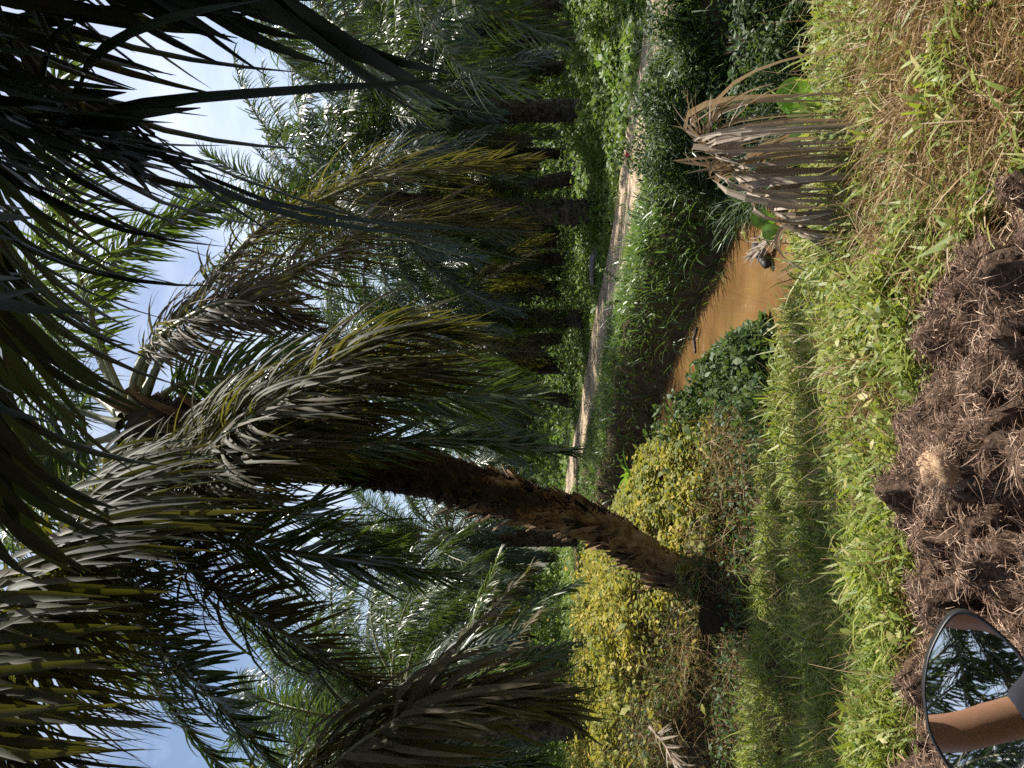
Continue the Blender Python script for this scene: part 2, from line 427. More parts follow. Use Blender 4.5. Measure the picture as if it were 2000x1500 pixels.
x = rng.uniform(-5.5, 2.6, n); y = rng.uniform(5.0, 9.2, n)
yc = np.interp(x, [-16, -9, -5, -3, -.9, .5, 3], [13, 11.2, 9.9, 9.1, 8.75, 8.3, 7.2])
m = (y < yc - .25) & (water_d(x, y) > .22 + .25 * rng.random(n)) & (rng.random(n) < .5 + .9 * noise2(x, y, .5, 31)); x, y = x[m], y[m]; n = len(x)
blades(x, y, gz(x, y) + rng.uniform(0, .1, n), rng.gamma(4, .042, n), rng.uniform(.008, .024, n), rng.uniform(.2, 1.4, n), rng.uniform(.3, 1.8, n), 3, np.clip(.5 + .2 * noise2(x, y, .9, 6) + rng.normal(0, .22, n), 0, 1), g, prof=np.array([.45, 1, .75, .06]))
n = 15000
x, y = fan(n, 2.6, 8.6, .64, 1.2); m = (y > fibre_edge(x) + .05) & (water_d(x, y) > .3) & (y < 8.3) & (noise2(x, y, .45, 8) > .1) & (x < .3 + .2 * (y - 2.6)); x, y = x[m], y[m]; n = len(x)
leaves(x, y, gz(x, y) + rng.uniform(.02, .2, n), rng.uniform(.03, .07, n), g, rng.normal(.55, .25, n), .55, 0, .8)
# lusher clump bottom left
n = 9000
x = rng.normal(-1.75, .5, n); y = rng.normal(4.3, .45, n); m = (y > fibre_edge(x) + .03); x, y = x[m], y[m]; n = len(x)
blades(x, y, gz(x, y) + rng.uniform(0, .08, n), rng.uniform(.08, .17, n), rng.uniform(.007, .014, n), rng.uniform(.3, 1.3, n), rng.uniform(.4, 1.8, n), 3, np.clip(rng.normal(.35, .15, n), 0, 1), g, prof=np.array([.45, 1, .75, .06]))
tag(link('bank_grass', g.mesh('bank_grass', [M['grass']])), 'sunlit short green grass on the near bank', 'grass', kind='stuff')

# straw and dead grass between it
g = Geo()
n = 110000
x, y = fan(n, 1.7, 8.4, .66, 1.1)
dry = smooth((x - .3 - .2 * (y - 2.6)) / .55) * smooth((4.5 - y) / 1.4)
m = (y > fibre_edge(x) - .02) & (water_d(x, y) > .15) & (rng.random(n) < .32 + .3 * dry + .55 * noise2(x, y, .8, 21))
x, y = x[m], y[m]; n = len(x)
a = rng.uniform(0, 6.28, n)
P = np.stack([x, y, gz(x, y) + rng.uniform(0, .07, n)], 1)
D = np.stack([np.cos(a), np.sin(a), np.abs(rng.normal(.25, .45, n))], 1)
bend = rng.normal(0, .35, (n, 3)) + np.array([0, 0, -.25])
V, F, S = strips(P, D, nrm(rng.normal(size=(n, 3))), rng.uniform(.06, .24, n), rng.uniform(.002, .006, n), bend, 3, np.array([.8, 1, .8, .3]))
g.add(V, F, np.repeat(np.clip(rng.normal(.5, .27, n), 0, 1), S))
n = 15000
x = rng.uniform(.5, 2.6, n); y = rng.uniform(2.0, 4.6, n)
dry = smooth((x - .3 - .2 * (y - 2.6)) / .55) * smooth((4.5 - y) / 1.4)
m = (rng.random(n) < dry) & (y > fibre_edge(x) - .05); x, y = x[m], y[m]; n = len(x)
a = rng.normal(2.6, 1.1, n)
V, F, S = strips(np.stack([x, y, gz(x, y) + rng.uniform(0, .1, n)], 1), np.stack([np.cos(a), np.sin(a), rng.uniform(.1, 1.1, n)], 1), nrm(rng.normal(size=(n, 3))), rng.uniform(.08, .32, n), rng.uniform(.002, .0065, n), np.stack([np.cos(a) * .4, np.sin(a) * .4, rng.uniform(-1.6, -.2, n)], 1), 4, np.array([.8, 1, 1, .8, .3]))
g.add(V, F, np.repeat(np.clip(rng.normal(.45, .3, n), 0, 1), S))
# standing dry stems on the bank
n = 3200
x, y = fan(n, 3.4, 8.4, .6, .8)
m = (y > fibre_edge(x) + .15) & (water_d(x, y) > .2) & (noise2(x, y, .9, 27) > -.2); x, y = x[m], y[m]; n = len(x)
blades(x, y, gz(x, y), rng.gamma(5, .055, n), rng.uniform(.0025, .006, n), rng.uniform(.05, .9, n), rng.uniform(0, 1.2, n), 3, np.clip(rng.normal(.45, .25, n), 0, 1), g, prof=np.array([1, 1, .8, .5]))
tag(link('dry_grass', g.mesh('dry_grass', [M['straw']])), 'matted brown dry grass and straw on the near bank', 'dry grass', kind='stuff')

# yellowing vine on the mound and the left bank
def vine_zone(x, y):
    dd, dw = seg_dist(x, y, DITCH)
    return (smooth((y - np.interp(x, [-16, -9, -5, -3, -.9, .5], [13.4, 11.6, 10.2, 9.4, 9.0, 8.8])) / .5) *
            smooth((water_d(x, y) - .42) / .4))
def left_of_stream(x, y):
    cx = np.interp(y, [7.6, 9, 11, 14, 16.4, 19, 23, 30], [2.7, 1.35, .95, 0, -1, -2.6, -6, -14]); return x < cx
g = Geo()
n = 230000
x, y = fan(n, 8.8, 40, .66, .9)
m = left_of_stream(x, y) & (rng.random(n) < vine_zone(x, y)) & (road_d(x, y) > 1.6)
x, y = x[m], y[m]; n = len(x)
hm = .16 + .20 * smooth(.5 + .7 * noise2(x, y, 1.6, 9)) + .07 * noise2(x, y, .55, 33) + .12 * smooth((-x - 2.2) / 1.5) * smooth((y - 10) / 2)
hm = hm * (.2 + .8 * smooth((water_d(x, y) - .5) / 1.8))
u = rng.random(n)
zz = gz(x, y) + hm * u ** .45 * (1 + .9 * (rng.random(n) < .06) * rng.random(n)) * (1 + .35 * noise2(x, y, .5, 13))
tint = .32 + .24 * noise2(x, y, 1.1, 14) + rng.normal(0, .27, n) + .12 * smooth((-x - 1.8) / 1.2)
yf = np.interp(x, [-16, -9, -5, -3, -.9, .5], [15.0, 13.4, 12.2, 11.2, 10.2, 9.8]) + .5 * noise2(x, y, 1.1, 29)
fr = rng.random(n) < smooth((yf - y) / .8) * .9
sz = np.clip(rng.lognormal(-2.95, .42, n), .02, .13) * (1 + .012 * y)
kk = ~fr
leaves(x[kk], y[kk], zz[kk], sz[kk], g, tint[kk], .8, 0, .55, 2)
kk = fr & (rng.random(n) < .75)
zz2 = gz(x, y) + (zz - gz(x, y)) * .7
leaves(x[kk], y[kk], zz2[kk], sz[kk], g, rng.normal(.2, .25, kk.sum()), .5, 1, .8, 2)  # low tints put the deep shade of the mound front into leaf colour
kk = fr & (rng.random(n) < .25)
m_ = int(kk.sum()); V, F, S = strips(np.stack([x, y, zz2], 1)[kk], rng.normal(0, .7, (m_, 3)), nrm(rng.normal(size=(m_, 3))), rng.uniform(.1, .35, m_), .006, rng.normal(0, .5, (m_, 3)), 3, np.ones(4))
g.add(V, F, np.repeat(np.clip(rng.normal(.05, .3, m_), 0, 1), S), 2)  # stems tinted dark too, shade of the mound front in their colour
tag(link('vine_cover', g.mesh('vine_cover', [M['vine'], M['shrub_dry'], M['straw']])), 'yellow green creeping vine covering the left bank', 'vines', kind='stuff')

# tangled brown stems hanging on the face of the mound
g = Geo()
n = 7000
t = rng.random(n)
cx = np.interp(t, [0, .25, .5, .75, 1], [.6, -.9, -3, -5, -9]); cy = np.interp(t, [0, .25, .5, .75, 1], [8.5, 8.75, 9.1, 9.9, 11.2])
x = cx + rng.normal(0, .2, n); y = cy + rng.uniform(.1, 1.15, n)
P = np.stack([x, y, gz(x, y) + rng.uniform(.0, .28, n)], 1)
D = rng.normal(0, .7, (n, 3)) + np.array([0, -.4, -.1])
V, F, S = strips(P, D, nrm(rng.normal(size=(n, 3))), rng.uniform(.12, .5, n), rng.uniform(.003, .007, n), rng.normal(0, .5, (n, 3)) + np.array([0, -.2, -.6]), 4, np.array([1, 1, 1, .8, .4]))
g.add(V, F, np.repeat(np.clip(rng.normal(.35, .25, n), 0, 1), S))
n = 6000
t = rng.random(n)
x = np.interp(t, [0, .25, .5, .75, 1], [.75, -.9, -3, -5, -9]) + rng.normal(0, .2, n); y = np.interp(t, [0, .25, .5, .75, 1], [8.5, 8.75, 9.1, 9.9, 11.2]) + rng.uniform(-.5, 1.1, n)
m = water_d(x, y) > .05; x, y = x[m], y[m]; n = len(x)
leaves(x, y, gz(x, y) + rng.uniform(0, .35, n), rng.uniform(.03, .075, n), g, rng.normal(.4, .25, n), .65, 1, .8)
n = 13000
y = rng.uniform(8.0, 11.2, n); xr = np.interp(y, [8.0, 8.4, 9.5, 10.4, 11.2], [.25, .72, .66, .5, .2]); x = xr - np.abs(rng.normal(0, .45, n)) + .1 * noise2(y, x[:1].repeat(n), .4, 3)
hh = (.36 + .2 * noise2(x, y, .5, 9) + .14 * noise2(x, y, .2, 19)).clip(.08, .8) * smooth((xr - x + .12) / .4)
leaves(x, y, np.maximum(gz(x, y), WATER_Z) + hh * rng.random(n) ** .6, np.clip(rng.lognormal(-2.95, .5, n), .02, .14), g, rng.normal(.55, .4, n), .6, 1, .9)
tag(link('bank_tangle', g.mesh('bank_tangle', [M['straw'], M['shrub']])), 'tangle of dead stems hanging on the shaded mound face', 'undergrowth', kind='stuff')

# tall arching grass on the far side of the stream
g = Geo()
n = 46000
x, y = fan(n, 7.0, 26, .66, .9)
wd = water_d(x, y)
m = (~left_of_stream(x, y)) & (wd > .08) & (wd < 2.3) & (road_d(x, y) > 1.5) & (rng.random(n) < .85 - .25 * wd)
x, y, wd = x[m], y[m], wd[m]; n = len(x)
L = rng.uniform(.25, .75, n) * (1 - .22 * np.clip(wd, 0, 2))
blades(x, y, gz(x, y) + rng.uniform(0, .1, n), L, rng.uniform(.012, .028, n), rng.uniform(.1, 1.0, n), rng.uniform(.6, 2.4, n), 5, np.clip(.4 + .15 * noise2(x, y, 1.2, 3) + rng.normal(0, .22, n), 0, 1), g, prof=np.array([.6, 1, 1, .8, .5, .05]))
n = 4500
x, y = fan(n, 12, 30, .5, .9); wd = water_d(x, y); m = left_of_stream(x, y) & (wd > .05) & (wd < .5); x, y = x[m], y[m]; n = len(x)
blades(x, y, gz(x, y), rng.uniform(.25, .5, n), rng.uniform(.01, .018, n), rng.uniform(.1, .8, n), rng.uniform(.6, 2, n), 5, np.clip(rng.normal(.4, .2, n), 0, 1), g, prof=np.array([.6, 1, 1, .8, .5, .05]))
tag(link('stream_grass', g.mesh('stream_grass', [M['reed']])), 'long arching green grass lining the far side of the stream', 'tall grass', kind='stuff')

# low green cover from the stream to the road
g = Geo()
n = 170000
x, y = fan(n, 8.0, 60, .68, .9)
wd = water_d(x, y)
m = (~left_of_stream(x, y)) & (x < road_x(y)) & (wd > .4) & (road_d(x, y) > 1.2 + .2 * noise2(x, y, .8, 5) + .06 * noise2(x, y, .25, 15))
x, y = x[m], y[m]; n = len(x)
rdm = smooth((road_d(x, y) - 1.2) / 1.6)
hm = (.04 + .26 * smooth(.45 + .7 * noise2(x, y, 1.5, 19)) * rdm)
zz = gz(x, y) + hm * rng.random(n) ** .5
k = rng.random(n) < .5
tint = .45 + .16 * noise2(x, y, 1.7, 24) + rng.normal(0, .2, n)
leaves(x[k], y[k], zz[k], rng.uniform(.035, .10, k.sum()) * (1 + .015 * y[k]), g, tint[k], .6, 0, .6)
k = ~k
blades(x[k], y[k], zz[k] * .6 + gz(x[k], y[k]) * .4, rng.uniform(.08, .26, k.sum()) * (.4 + .6 * rdm[k]), rng.uniform(.009, .019, k.sum()) * (1 + .02 * y[k]), rng.uniform(.2, 1, k.sum()), rng.uniform(.2, 1.4, k.sum()), 2, np.clip(tint[k], 0, 1), g, 0, prof=np.array([.7, 1, .08]))
n = 26000
y = 1 / rng.uniform(1 / 90, 1 / 8.5, n); rr_ = rng.choice([-1, 1], n) * (.75 + .75 * rng.random(n) ** .6); rr_ = np.where(rng.random(n) < .12, rng.normal(0, .12, n), rr_)
x = road_x(y) + rr_; m = rng.random(n) < .35 + .8 * noise2(x, y, .9, 2) + .5 * noise2(x, y, .3, 7); x, y = x[m], y[m]; n = len(x)
blades(x, y, gz(x, y) + .02, rng.gamma(4, .022, n) * (1 + .01 * y), rng.uniform(.008, .016, n) * (1 + .02 * y), rng.uniform(.3, 1.4, n), rng.uniform(.3, 1.5, n), 2, np.clip(rng.normal(.6, .2, n), 0, 1), g, 0, prof=np.array([.7, 1, .08]))
tag(link('bank_cover', g.mesh('bank_cover', [M['cover']])), 'bright low green plants between stream and dirt road', 'ground cover', kind='stuff')

# leafy undergrowth beyond the road and under the palms
g = Geo()
n = 260000
x, y = fan(n, 9.5, 130, .68, .85)
m = (road_d(x, y) > 1.25 + .2 * noise2(x, y, .8, 5)) & ((x > road_x(y)) | (y > 38)); x, y = x[m], y[m]; n = len(x)
rdm = smooth((road_d(x, y) - 1.3) / 2.2)
hm = .05 + rdm * (.22 + .5 * np.clip(noise2(x, y, 2.8, 10), -.3, 1) + .2 * noise2(x, y, 1.1, 30)).clip(.04, 1.1)
zz = gz(x, y) + hm * rng.random(n) ** .45
tint = .45 + .2 * noise2(x, y, 2.4, 26) + rng.normal(0, .2, n)
leaves(x, y, zz, rng.uniform(.045, .14, n) * (1 + .022 * y), g, tint, .7, 0, .6)
tag(link('plantation_undergrowth', g.mesh('plantation_undergrowth', [M['cover']])), 'leafy green undergrowth beyond the road beneath the palms', 'undergrowth', kind='stuff')

# the far-off mass of scrub that closes the view between the trunks
g = Geo()
n = 90000
y = rng.uniform(52, 150, n); x = rng.uniform(-.75, .75, n) * y
hm = np.clip(1.2 + 1.6 * noise2(x, y, 9, 12) + .8 * noise2(x, y, 3.5, 3) + .035 * (y - 50), .3, 6) * smooth((road_d(x, y) - 2.2) / 3)
leaves(x, y, gz(x, y) + hm * rng.random(n) ** .6, rng.uniform(.25, .6, n), g, .45 + .2 * noise2(x, y, 7, 22) + rng.normal(0, .2, n), .6, 0, .9)
tag(link('far_scrub', g.mesh('far_scrub', [M['cover']])), 'far-off green scrub closing the gaps between palm trunks', 'scrub', kind='stuff')

# dark shrubby bank on the right
g = Geo()
n = 62000
x = rng.uniform(2.0, 6.2, n); y = rng.uniform(5.6, 10.4, n)
m = (x > 2.5 + .25 * noise2(y, x, .9, 4)) & (road_d(x, y) > 1.1) & (y > 7.15 - .3 * (x - 2.4)); x, y = x[m], y[m]; n = len(x)
hm = (.25 + .55 * smooth(.5 + .6 * noise2(x, y, 1.0, 17))) * smooth((road_d(x, y) - .9) / .9)
leaves(x, y, np.maximum(gz(x, y), WATER_Z) + hm * rng.random(n) ** .5, rng.uniform(.04, .10, n), g, rng.normal(.4, .22, n), .4, 0, .7)
n = 7000
x = rng.uniform(2.0, 6.0, n); y = rng.uniform(7.2, 9.8, n); m = (road_d(x, y) > 1.2); x, y = x[m], y[m]; n = len(x)
blades(x, y, np.maximum(gz(x, y), WATER_Z), rng.uniform(.3, .75, n), rng.uniform(.01, .022, n), rng.uniform(.1, .9, n), rng.uniform(.6, 2, n), 5, np.clip(rng.normal(.35, .2, n), 0, 1), g, 0, prof=np.array([.6, 1, 1, .8, .5, .05]))
tag(link('stream_shrubbery', g.mesh('stream_shrubbery', [M['shrub']])), 'dark shaded shrubs crowding the stream bend on the right', 'shrubs', kind='stuff')

# ------------------------------------------------------------------ palm fronds
def frond_geo(pts, n=100, Lmax=.95, w=.042, nseg=5, cols=2, droop=2.2, pet=.2, plume=.35, broken=.06, rad=(.035, .006), seed=0, wvar=.25, fwd=(1.25, .5), tip_len=.35, tintmu=.4, tintsd=.18, gap=0.0, clump=0.0, lprof=None):
    r = np.random.default_rng(seed)
    q, Ltot = spline(pts, 60)
    T = nrm(np.gradient(q, axis=0))
    up = np.array([0, 0, 1.])
    S = np.cross(T, up); bad = np.linalg.norm(S, axis=1) < .15
    S = nrm(S)
    for i in range(1, len(S)):                       # keep the side vector steady where the midrib hangs straight down
        s = S[i] if not bad[i] else S[i - 1]
        s = s if s @ S[i - 1] > 0 else -s
        S[i] = nrm(.5 * s + .5 * S[i - 1]); S[i] = nrm(S[i] - (S[i] @ T[i]) * T[i])
    g = Geo()
    s = np.linspace(0, 1, 60)
    rr = rad[0] * (1 - s) ** .8 + rad[1]; rr[:6] *= np.linspace(1.8, 1.05, 6)
    V, F = tube(q, rr, 6); g.add(V, F, .5, 1)
    for side in (-1, 1):
        t = np.linspace(pet, .995, n) + r.normal(0, .25 / n, n)
        if clump: t = t + clump * .012 * np.sin(np.arange(n) * 1.1)
        t = np.clip(t, pet, 1)
        if gap: 
            k = r.random(n) > gap; t = t[k]
        m = len(t)
        P = np.stack([np.interp(t, s, q[:, i]) for i in range(3)], 1)
        Tt = nrm(np.stack([np.interp(t, s, T[:, i]) for i in range(3)], 1))
        St = nrm(np.stack([np.interp(t, s, S[:, i]) for i in range(3)], 1)) * side
        Nt = nrm(np.cross(St, Tt)) * side
        k = (t - pet) / (1 - pet)
        ang = fwd[0] + (fwd[1] - fwd[0]) * k + r.normal(0, .08, m)
        el = r.normal(.05, plume, m) + .3 * np.where(np.arange(m) % 2, 1, -1) * plume
        D = np.cos(ang)[:, None] * Tt + np.sin(ang)[:, None] * (np.cos(el)[:, None] * St + np.sin(el)[:, None] * Nt)
        L = Lmax * np.interp(k, [0, .08, .35, .7, 1], lprof or [.35, .7, 1, .82, tip_len]) * r.uniform(.85, 1.1, m)
        L = np.where(r.random(m) < broken, L * r.uniform(.3, .7, m), L)
        Wd = np.cross(D, Nt) + r.normal(0, .25, (m, 3))
        g_ = droop * r.uniform(.35, 1.45, m) * L / Lmax
        bend = np.stack([r.normal(0, .3, m), r.normal(0, .3, m), -g_], 1)
        wl = w * r.uniform(1 - wvar, 1 + wvar, m)
        prof = np.interp(np.linspace(0, 1, nseg + 1), [0, .08, .35, .75, 1], [.45, .85, 1, .62, .06])
        V, F, Sz = strips(P, D, Wd, L, wl, bend, nseg, prof, cols, .35)
        g.add(V, F, np.repeat(np.clip(r.normal(tintmu, tintsd, m), 0, 1), Sz), 0)
    return g

def arc(e0, B, L, curve=1.25, sag=0):
    """frond midrib in the xz plane rising at e0 and bending over by B (degrees)"""
    s = np.linspace(0, 1, 14); e = R(e0) - R(B) * s ** curve
    dx = np.cos(e) * L / 13; dz = np.sin(e) * L / 13
    x = np.concatenate([[0], np.cumsum(dx)[:-1]]); z = np.concatenate([[0], np.cumsum(dz)[:-1]])
    y = sag * s ** 2
    return np.stack([x, y, z], 1)

AGES = [(82, 45, 4.6), (72, 70, 5.2), (58, 85, 5.4), (42, 92, 5.4), (26, 95, 5.4), (8, 88, 5.2), (-10, 72, 4.7), (-34, 48, 4.5)]
FR = []          # shared frond meshes, young to old
for i, (e0, B, L) in enumerate(AGES):
    for v in range(2):
        old = i >= 6
        gg = frond_geo(arc(e0, B + random.uniform(-8, 8), L, sag=random.uniform(-.5, .5)), 112, .92, .038, 5, 2, 2.0 + .15 * i, .18, .35, .06, seed=100 + i * 3 + v, tintmu=.38 + .02 * i)
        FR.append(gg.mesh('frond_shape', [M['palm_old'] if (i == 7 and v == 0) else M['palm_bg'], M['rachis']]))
FAR = []         # whole crowns for far trees
def crown_geo(seed):
    r = np.random.default_rng(seed); g = Geo()
    for i in range(32):
        a = i / 31; e0 = 82 - 116 * a; B = 50 + 50 * math.sin(a * math.pi); L = 5.3 - .5 * a
        ga = frond_geo(arc(e0 + r.normal(0, 4), B, L), 64, .92, .058, 3, 2, 2.2, .16, .35, .05, seed=seed * 50 + i)
        an = i * 2.39996 + r.normal(0, .12); c, s = math.cos(an), math.sin(an)
        for V, F, T, Mm in zip(ga.V, ga.F, ga.T, ga.M):
            W = np.stack([V[:, 0] * c - V[:, 1] * s, V[:, 0] * s + V[:, 1] * c, V[:, 2] + .4 * (1 - a)], 1)
            off = F.min(); g.add(W, F - off, T, int(Mm[0]))
    return g
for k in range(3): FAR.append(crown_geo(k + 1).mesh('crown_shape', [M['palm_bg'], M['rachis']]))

def trunk_geo(H, r0=.30, r1=.36, lean=(0, 0), seed=0, ns=30, rings=None, scale_amp=.05):
    r = np.random.default_rng(seed)
    nr = rings or int(H * 16)
    s = np.linspace(0, 1, nr)
    pts = np.stack([lean[0] * s ** 1.4, lean[1] * s ** 1.4, H * s], 1)
    rad = r0 + (r1 - r0) * s; rad[:3] *= np.array([1.25, 1.15, 1.07]); rad[-3:] *= np.array([.95, .8, .45])
    th = np.arange(ns) / ns
    lat = (th[None] * 8 + (np.arange(nr) * .52)[:, None]); row = s[:, None] * H * 4.2 + np.floor(lat) * .38
    saw = (row % 1.0)
    disp = scale_amp * saw * (.4 + .6 * np.sin(np.pi * (lat % 1.0))) * (.5 + r.random((nr, ns)) * .8)
    V, F = tube(pts, rad, ns, disp); g = Geo(); g.add(V, F, np.clip(saw.ravel() * .6 + r.normal(.2, .15, nr * ns), 0, 1), 0)
    # stubs of old leaf bases
    n = int(26 * H); sk = r.random(n) * .93 + .02; a = r.uniform(0, 6.28, n)
    cpt = np.stack([np.interp(sk, s, pts[:, i]) for i in range(3)], 1); rd = np.interp(sk, s, rad)
    o = np.stack([np.cos(a), np.sin(a), np.zeros(n)], 1)
    V, F, S = strips(cpt + o * rd[:, None] * .95, o * .6 + np.array([0, 0, 1.]), np.stack([-np.sin(a), np.cos(a), a * 0], 1), r.uniform(.10, .28, n), r.uniform(.06, .13, n), o * .3, 2, np.array([1, .8, .45]), 3, .5)
    g.add(V, F, np.repeat(r.uniform(.2, .9, n), S), 0)
    return g

TR = [trunk_geo(H, seed=20 + i, lean=l).mesh('trunk_shape', [M['trunk']], True) for i, (H, l) in enumerate([(5.4, (0, 0)), (6.0, (.25, .1)), (4.6, (-.2, .15)), (5.6, (-1.7, .2)), (5.4, (1.5, -.3))])]
TRH = [(5.4, 0, 0), (6.0, .25, .1), (4.6, -.2, .15), (5.6, -1.7, .2), (5.4, 1.5, -.3)]

def palm(x, y, kind, label, group, scale=1.0, nf=42, far=False, rz=None, z=None, skip=None):
    zz = float(gz(np.array([x]), np.array([y]))[0]) - .05 if z is None else z
    t = empty('oil_palm', (x, y, zz), label, 'palm tree', group)
    rz = random.uniform(0, 6.28) if rz is None else rz
    t.scale = (scale,) * 3
    link('trunk', TR[kind], t)
    H, lx, ly = TRH[kind]
    if far:
        o = link('crown', random.choice(FAR), t, (lx, ly, H - .1)); o.rotation_euler = (random.uniform(-.06, .06), random.uniform(-.06, .06), rz)
        return t
    for i in range(nf):
        a = i / (nf - 1)
        k = min(7, int(a * 7.999)); me = FR[k * 2 + random.randint(0, 1)]
        an = rz + i * 2.39996 + random.uniform(-.15, .15)
        if skip and skip(an): continue
        o = link('frond', me, t, (lx + .16 * math.cos(an), ly + .16 * math.sin(an), H - .35 + .5 * (1 - a)))
        o.rotation_euler = (random.uniform(-.12, .12), random.uniform(-.1, .1), an)
        s = random.uniform(.88, 1.08); o.scale = (s, s, s)
    return t

def at_base(X, Y, z=0.0):
    d = (CAMZ - z) / ((X - 1060) / FPX); return px(X, Y, d)

G_MID = 'oil palms standing behind the dirt road'
mid = [  # photo pixel of the trunk foot, trunk shape, scale, label
    (1165, 215, 0, 1.0, 'oil palm with rough stubbed trunk and dry skirt beside the right end of the road'),
    (1172, 415, 1, 1.05, 'thick oil palm with fern-grown trunk directly behind the middle of the dirt road'),
    (1146, 622, 0, 1.0, 'oil palm whose trunk is wrapped in bright green vines behind the road'),
    (1124, 785, 4, 1.0, 'oil palm with a leaning trunk nearest behind the road left of the vine-wrapped one'),
    (1122, 505, 2, 1.0, 'short oil palm in shade behind the fern-grown one'),
    (1130, 345, 3, 1.0, 'oil palm with a slanting bare trunk in the gap right of the fern-grown palm'),
    (1140, 75, 4, 1.05, 'oil palm at the right edge with bright backlit fronds over the undergrowth'),
    (1112, 660, 2, 1.0, 'oil palm half hidden behind the vine-wrapped palm'),
    (1110, 130, 0, 1.05, 'oil palm standing in the sunny clearing on the right'),
 (1106, 300, 1, 1.05, 'tall oil palm in the second row between the stubbed palm and the fern-grown one'),
 (1104, 560, 0, 1.05, 'dark oil palm in the second row just right of the vine-wrapped palm'),
 (1105, 455, 4, 1.05, 'leaning oil palm in the second row just left of the fern-grown palm'),
 (1108, 720, 0, 1.05, 'second-row oil palm between the vine-wrapped palm and the leaning one behind the road'),
 (1112, 10, 1, 1.05, 'tall second-row oil palm at the right frame edge beyond the undergrowth'),
]
mids = []
for (X, Y, k, s, lab) in mid:
    p = at_base(X, Y); mids.append(palm(p[0], p[1], k, lab, G_MID, s)); 
placed = [(m.location.x, m.location.y) for m in mids]
# ferns on the second one and vines on the third: parts of their palms
def trunk_growth(pm, H, n, z0, z1, size, asp, name, mat, seed, nseg=3, droop=1.2):
    r = np.random.default_rng(seed); a = r.uniform(0, 6.28, n); z = r.uniform(z0, z1, n)
    o = np.stack([np.cos(a), np.sin(a), a * 0], 1)
    P = o * (.36 + r.uniform(0, .12, n))[:, None]; P[:, 2] = z
    V, F, S = strips(P, o + np.stack([a * 0, a * 0, r.normal(.3, .5, n)], 1), np.stack([-np.sin(a), np.cos(a), r.normal(0, .4, n)], 1), r.uniform(.6, 1.3, n) * size, size * asp, np.stack([a * 0, a * 0, -droop * r.uniform(.5, 1.4, n)], 1), nseg)
    g = Geo(); g.add(V, F, np.repeat(np.clip(r.normal(.5, .2, n), 0, 1), S)); link(name, g.mesh(name, [mat]), pm)
trunk_growth(mids[1], 5.2, 700, 1.2, 4.2, .30, .14, 'fern_foliage', M['cover'], 3)
trunk_growth(mids[2], 4.4, 1500, .8, 4.2, .16, .45, 'climbing_vine', M['cover'], 4)
trunk_growth(mids[3], 4.4, 300, .8, 3.4, .25, .16, 'fern_foliage', M['cover'], 5)

# the far plantation
G_FAR = 'distant oil palms filling the plantation'
LF = 'distant oil palm far back in the plantation, one of many alike'
rows = 0
for iy in range(12):
    for ix in range(-9, 10):
        y = 33 + iy * 7.6 + random.uniform(-1.6, 1.6); x = ix * 8.6 + (iy % 2) * 4.3 + random.uniform(-1.6, 1.6)
        if abs(x) > .62 * y + 3: continue
        if road_d(np.array([x]), np.array([y]))[0] < 3.6: continue
        if any(math.hypot(x - a, y - b) < 5.0 for a, b in placed): continue
        if y < 40 and x < -3: continue
        placed.append((x, y)); rows += 1
        palm(x, y, random.choice([0, 1, 2, 0, 1, 3, 4]), LF, G_FAR, random.uniform(1.0, 1.3), 26, far=True)

# left bank palm with bright reflecting fronds
def manual_palm(name_loc, trunk_me, fronds, label, group=None, cols=3, n=90, defaults=None):
    t = empty('oil_palm', name_loc, label, 'palm tree', group)
    return t
def add_frond(t, P, mat, rmat=None, seed=0, name='frond', **kw):
    org = np.array(t.location)
    g = frond_geo(P, seed=seed, **kw)
    return link(name, g.mesh('frond', [mat, rmat or M['rachis']], True, org), t)
def PX(L): return np.array([px(*p) for p in L])

pl = px(1110, 1410, 16.0)
PLz = float(gz(np.array([pl[0]]), np.array([pl[1]]))[0])
left_palm = palm(pl[0], pl[1], 2, 'oil palm on the left bank with silvery fronds arching over the yellow vines', 'oil palms on the near side of the road', 1.0, 16, rz=1.9)
for i, L in enumerate([
    [(905, 1405, 16), (880, 1330, 15.6), (923, 1220, 15.3), (975, 1083, 15.1)],
    [(905, 1400, 16), (850, 1340, 15.4), (900, 1260, 15), (960, 1190, 14.8), (1042, 1105, 14.6)],
    [(920, 1400, 16), (930, 1300, 15.0), (1000, 1220, 14.6), (1060, 1175, 14.4), (1135, 1135, 14.3)],
    [(915, 1400, 16), (905, 1370, 14.6), (940, 1325, 14.0), (990, 1265, 13.8), (1050, 1200, 13.7)],
    [(915, 1400, 16), (960, 1350, 15), (1000, 1310, 14.6), (1060, 1280, 14.4), (1130, 1260, 14.3)]]):
    add_frond(left_palm, PX(L), M['palm_old'] if i % 2 else M['palm'], seed=300 + i, n=70, Lmax=.75, w=.055, cols=3, droop=1.3, pet=.15, tintmu=.6)
for (x, y, k, s, lab) in [(-8.5, 21, 0, 1.0, 'oil palm behind the silvery left bank palm with grey green crown'),
                          (-12.5, 30, 1, 1.1, 'tall oil palm farther back above the left bank'),
                          (-6.6, 33, 0, 1.1, 'oil palm seen just left of the leaning trunk, bluish green crown'),
                          (-15.5, 22.5, 2, 1.0, 'oil palm at the far left edge behind the vines')]:
    palm(x, y, k, lab, 'oil palms on the near side of the road', s)

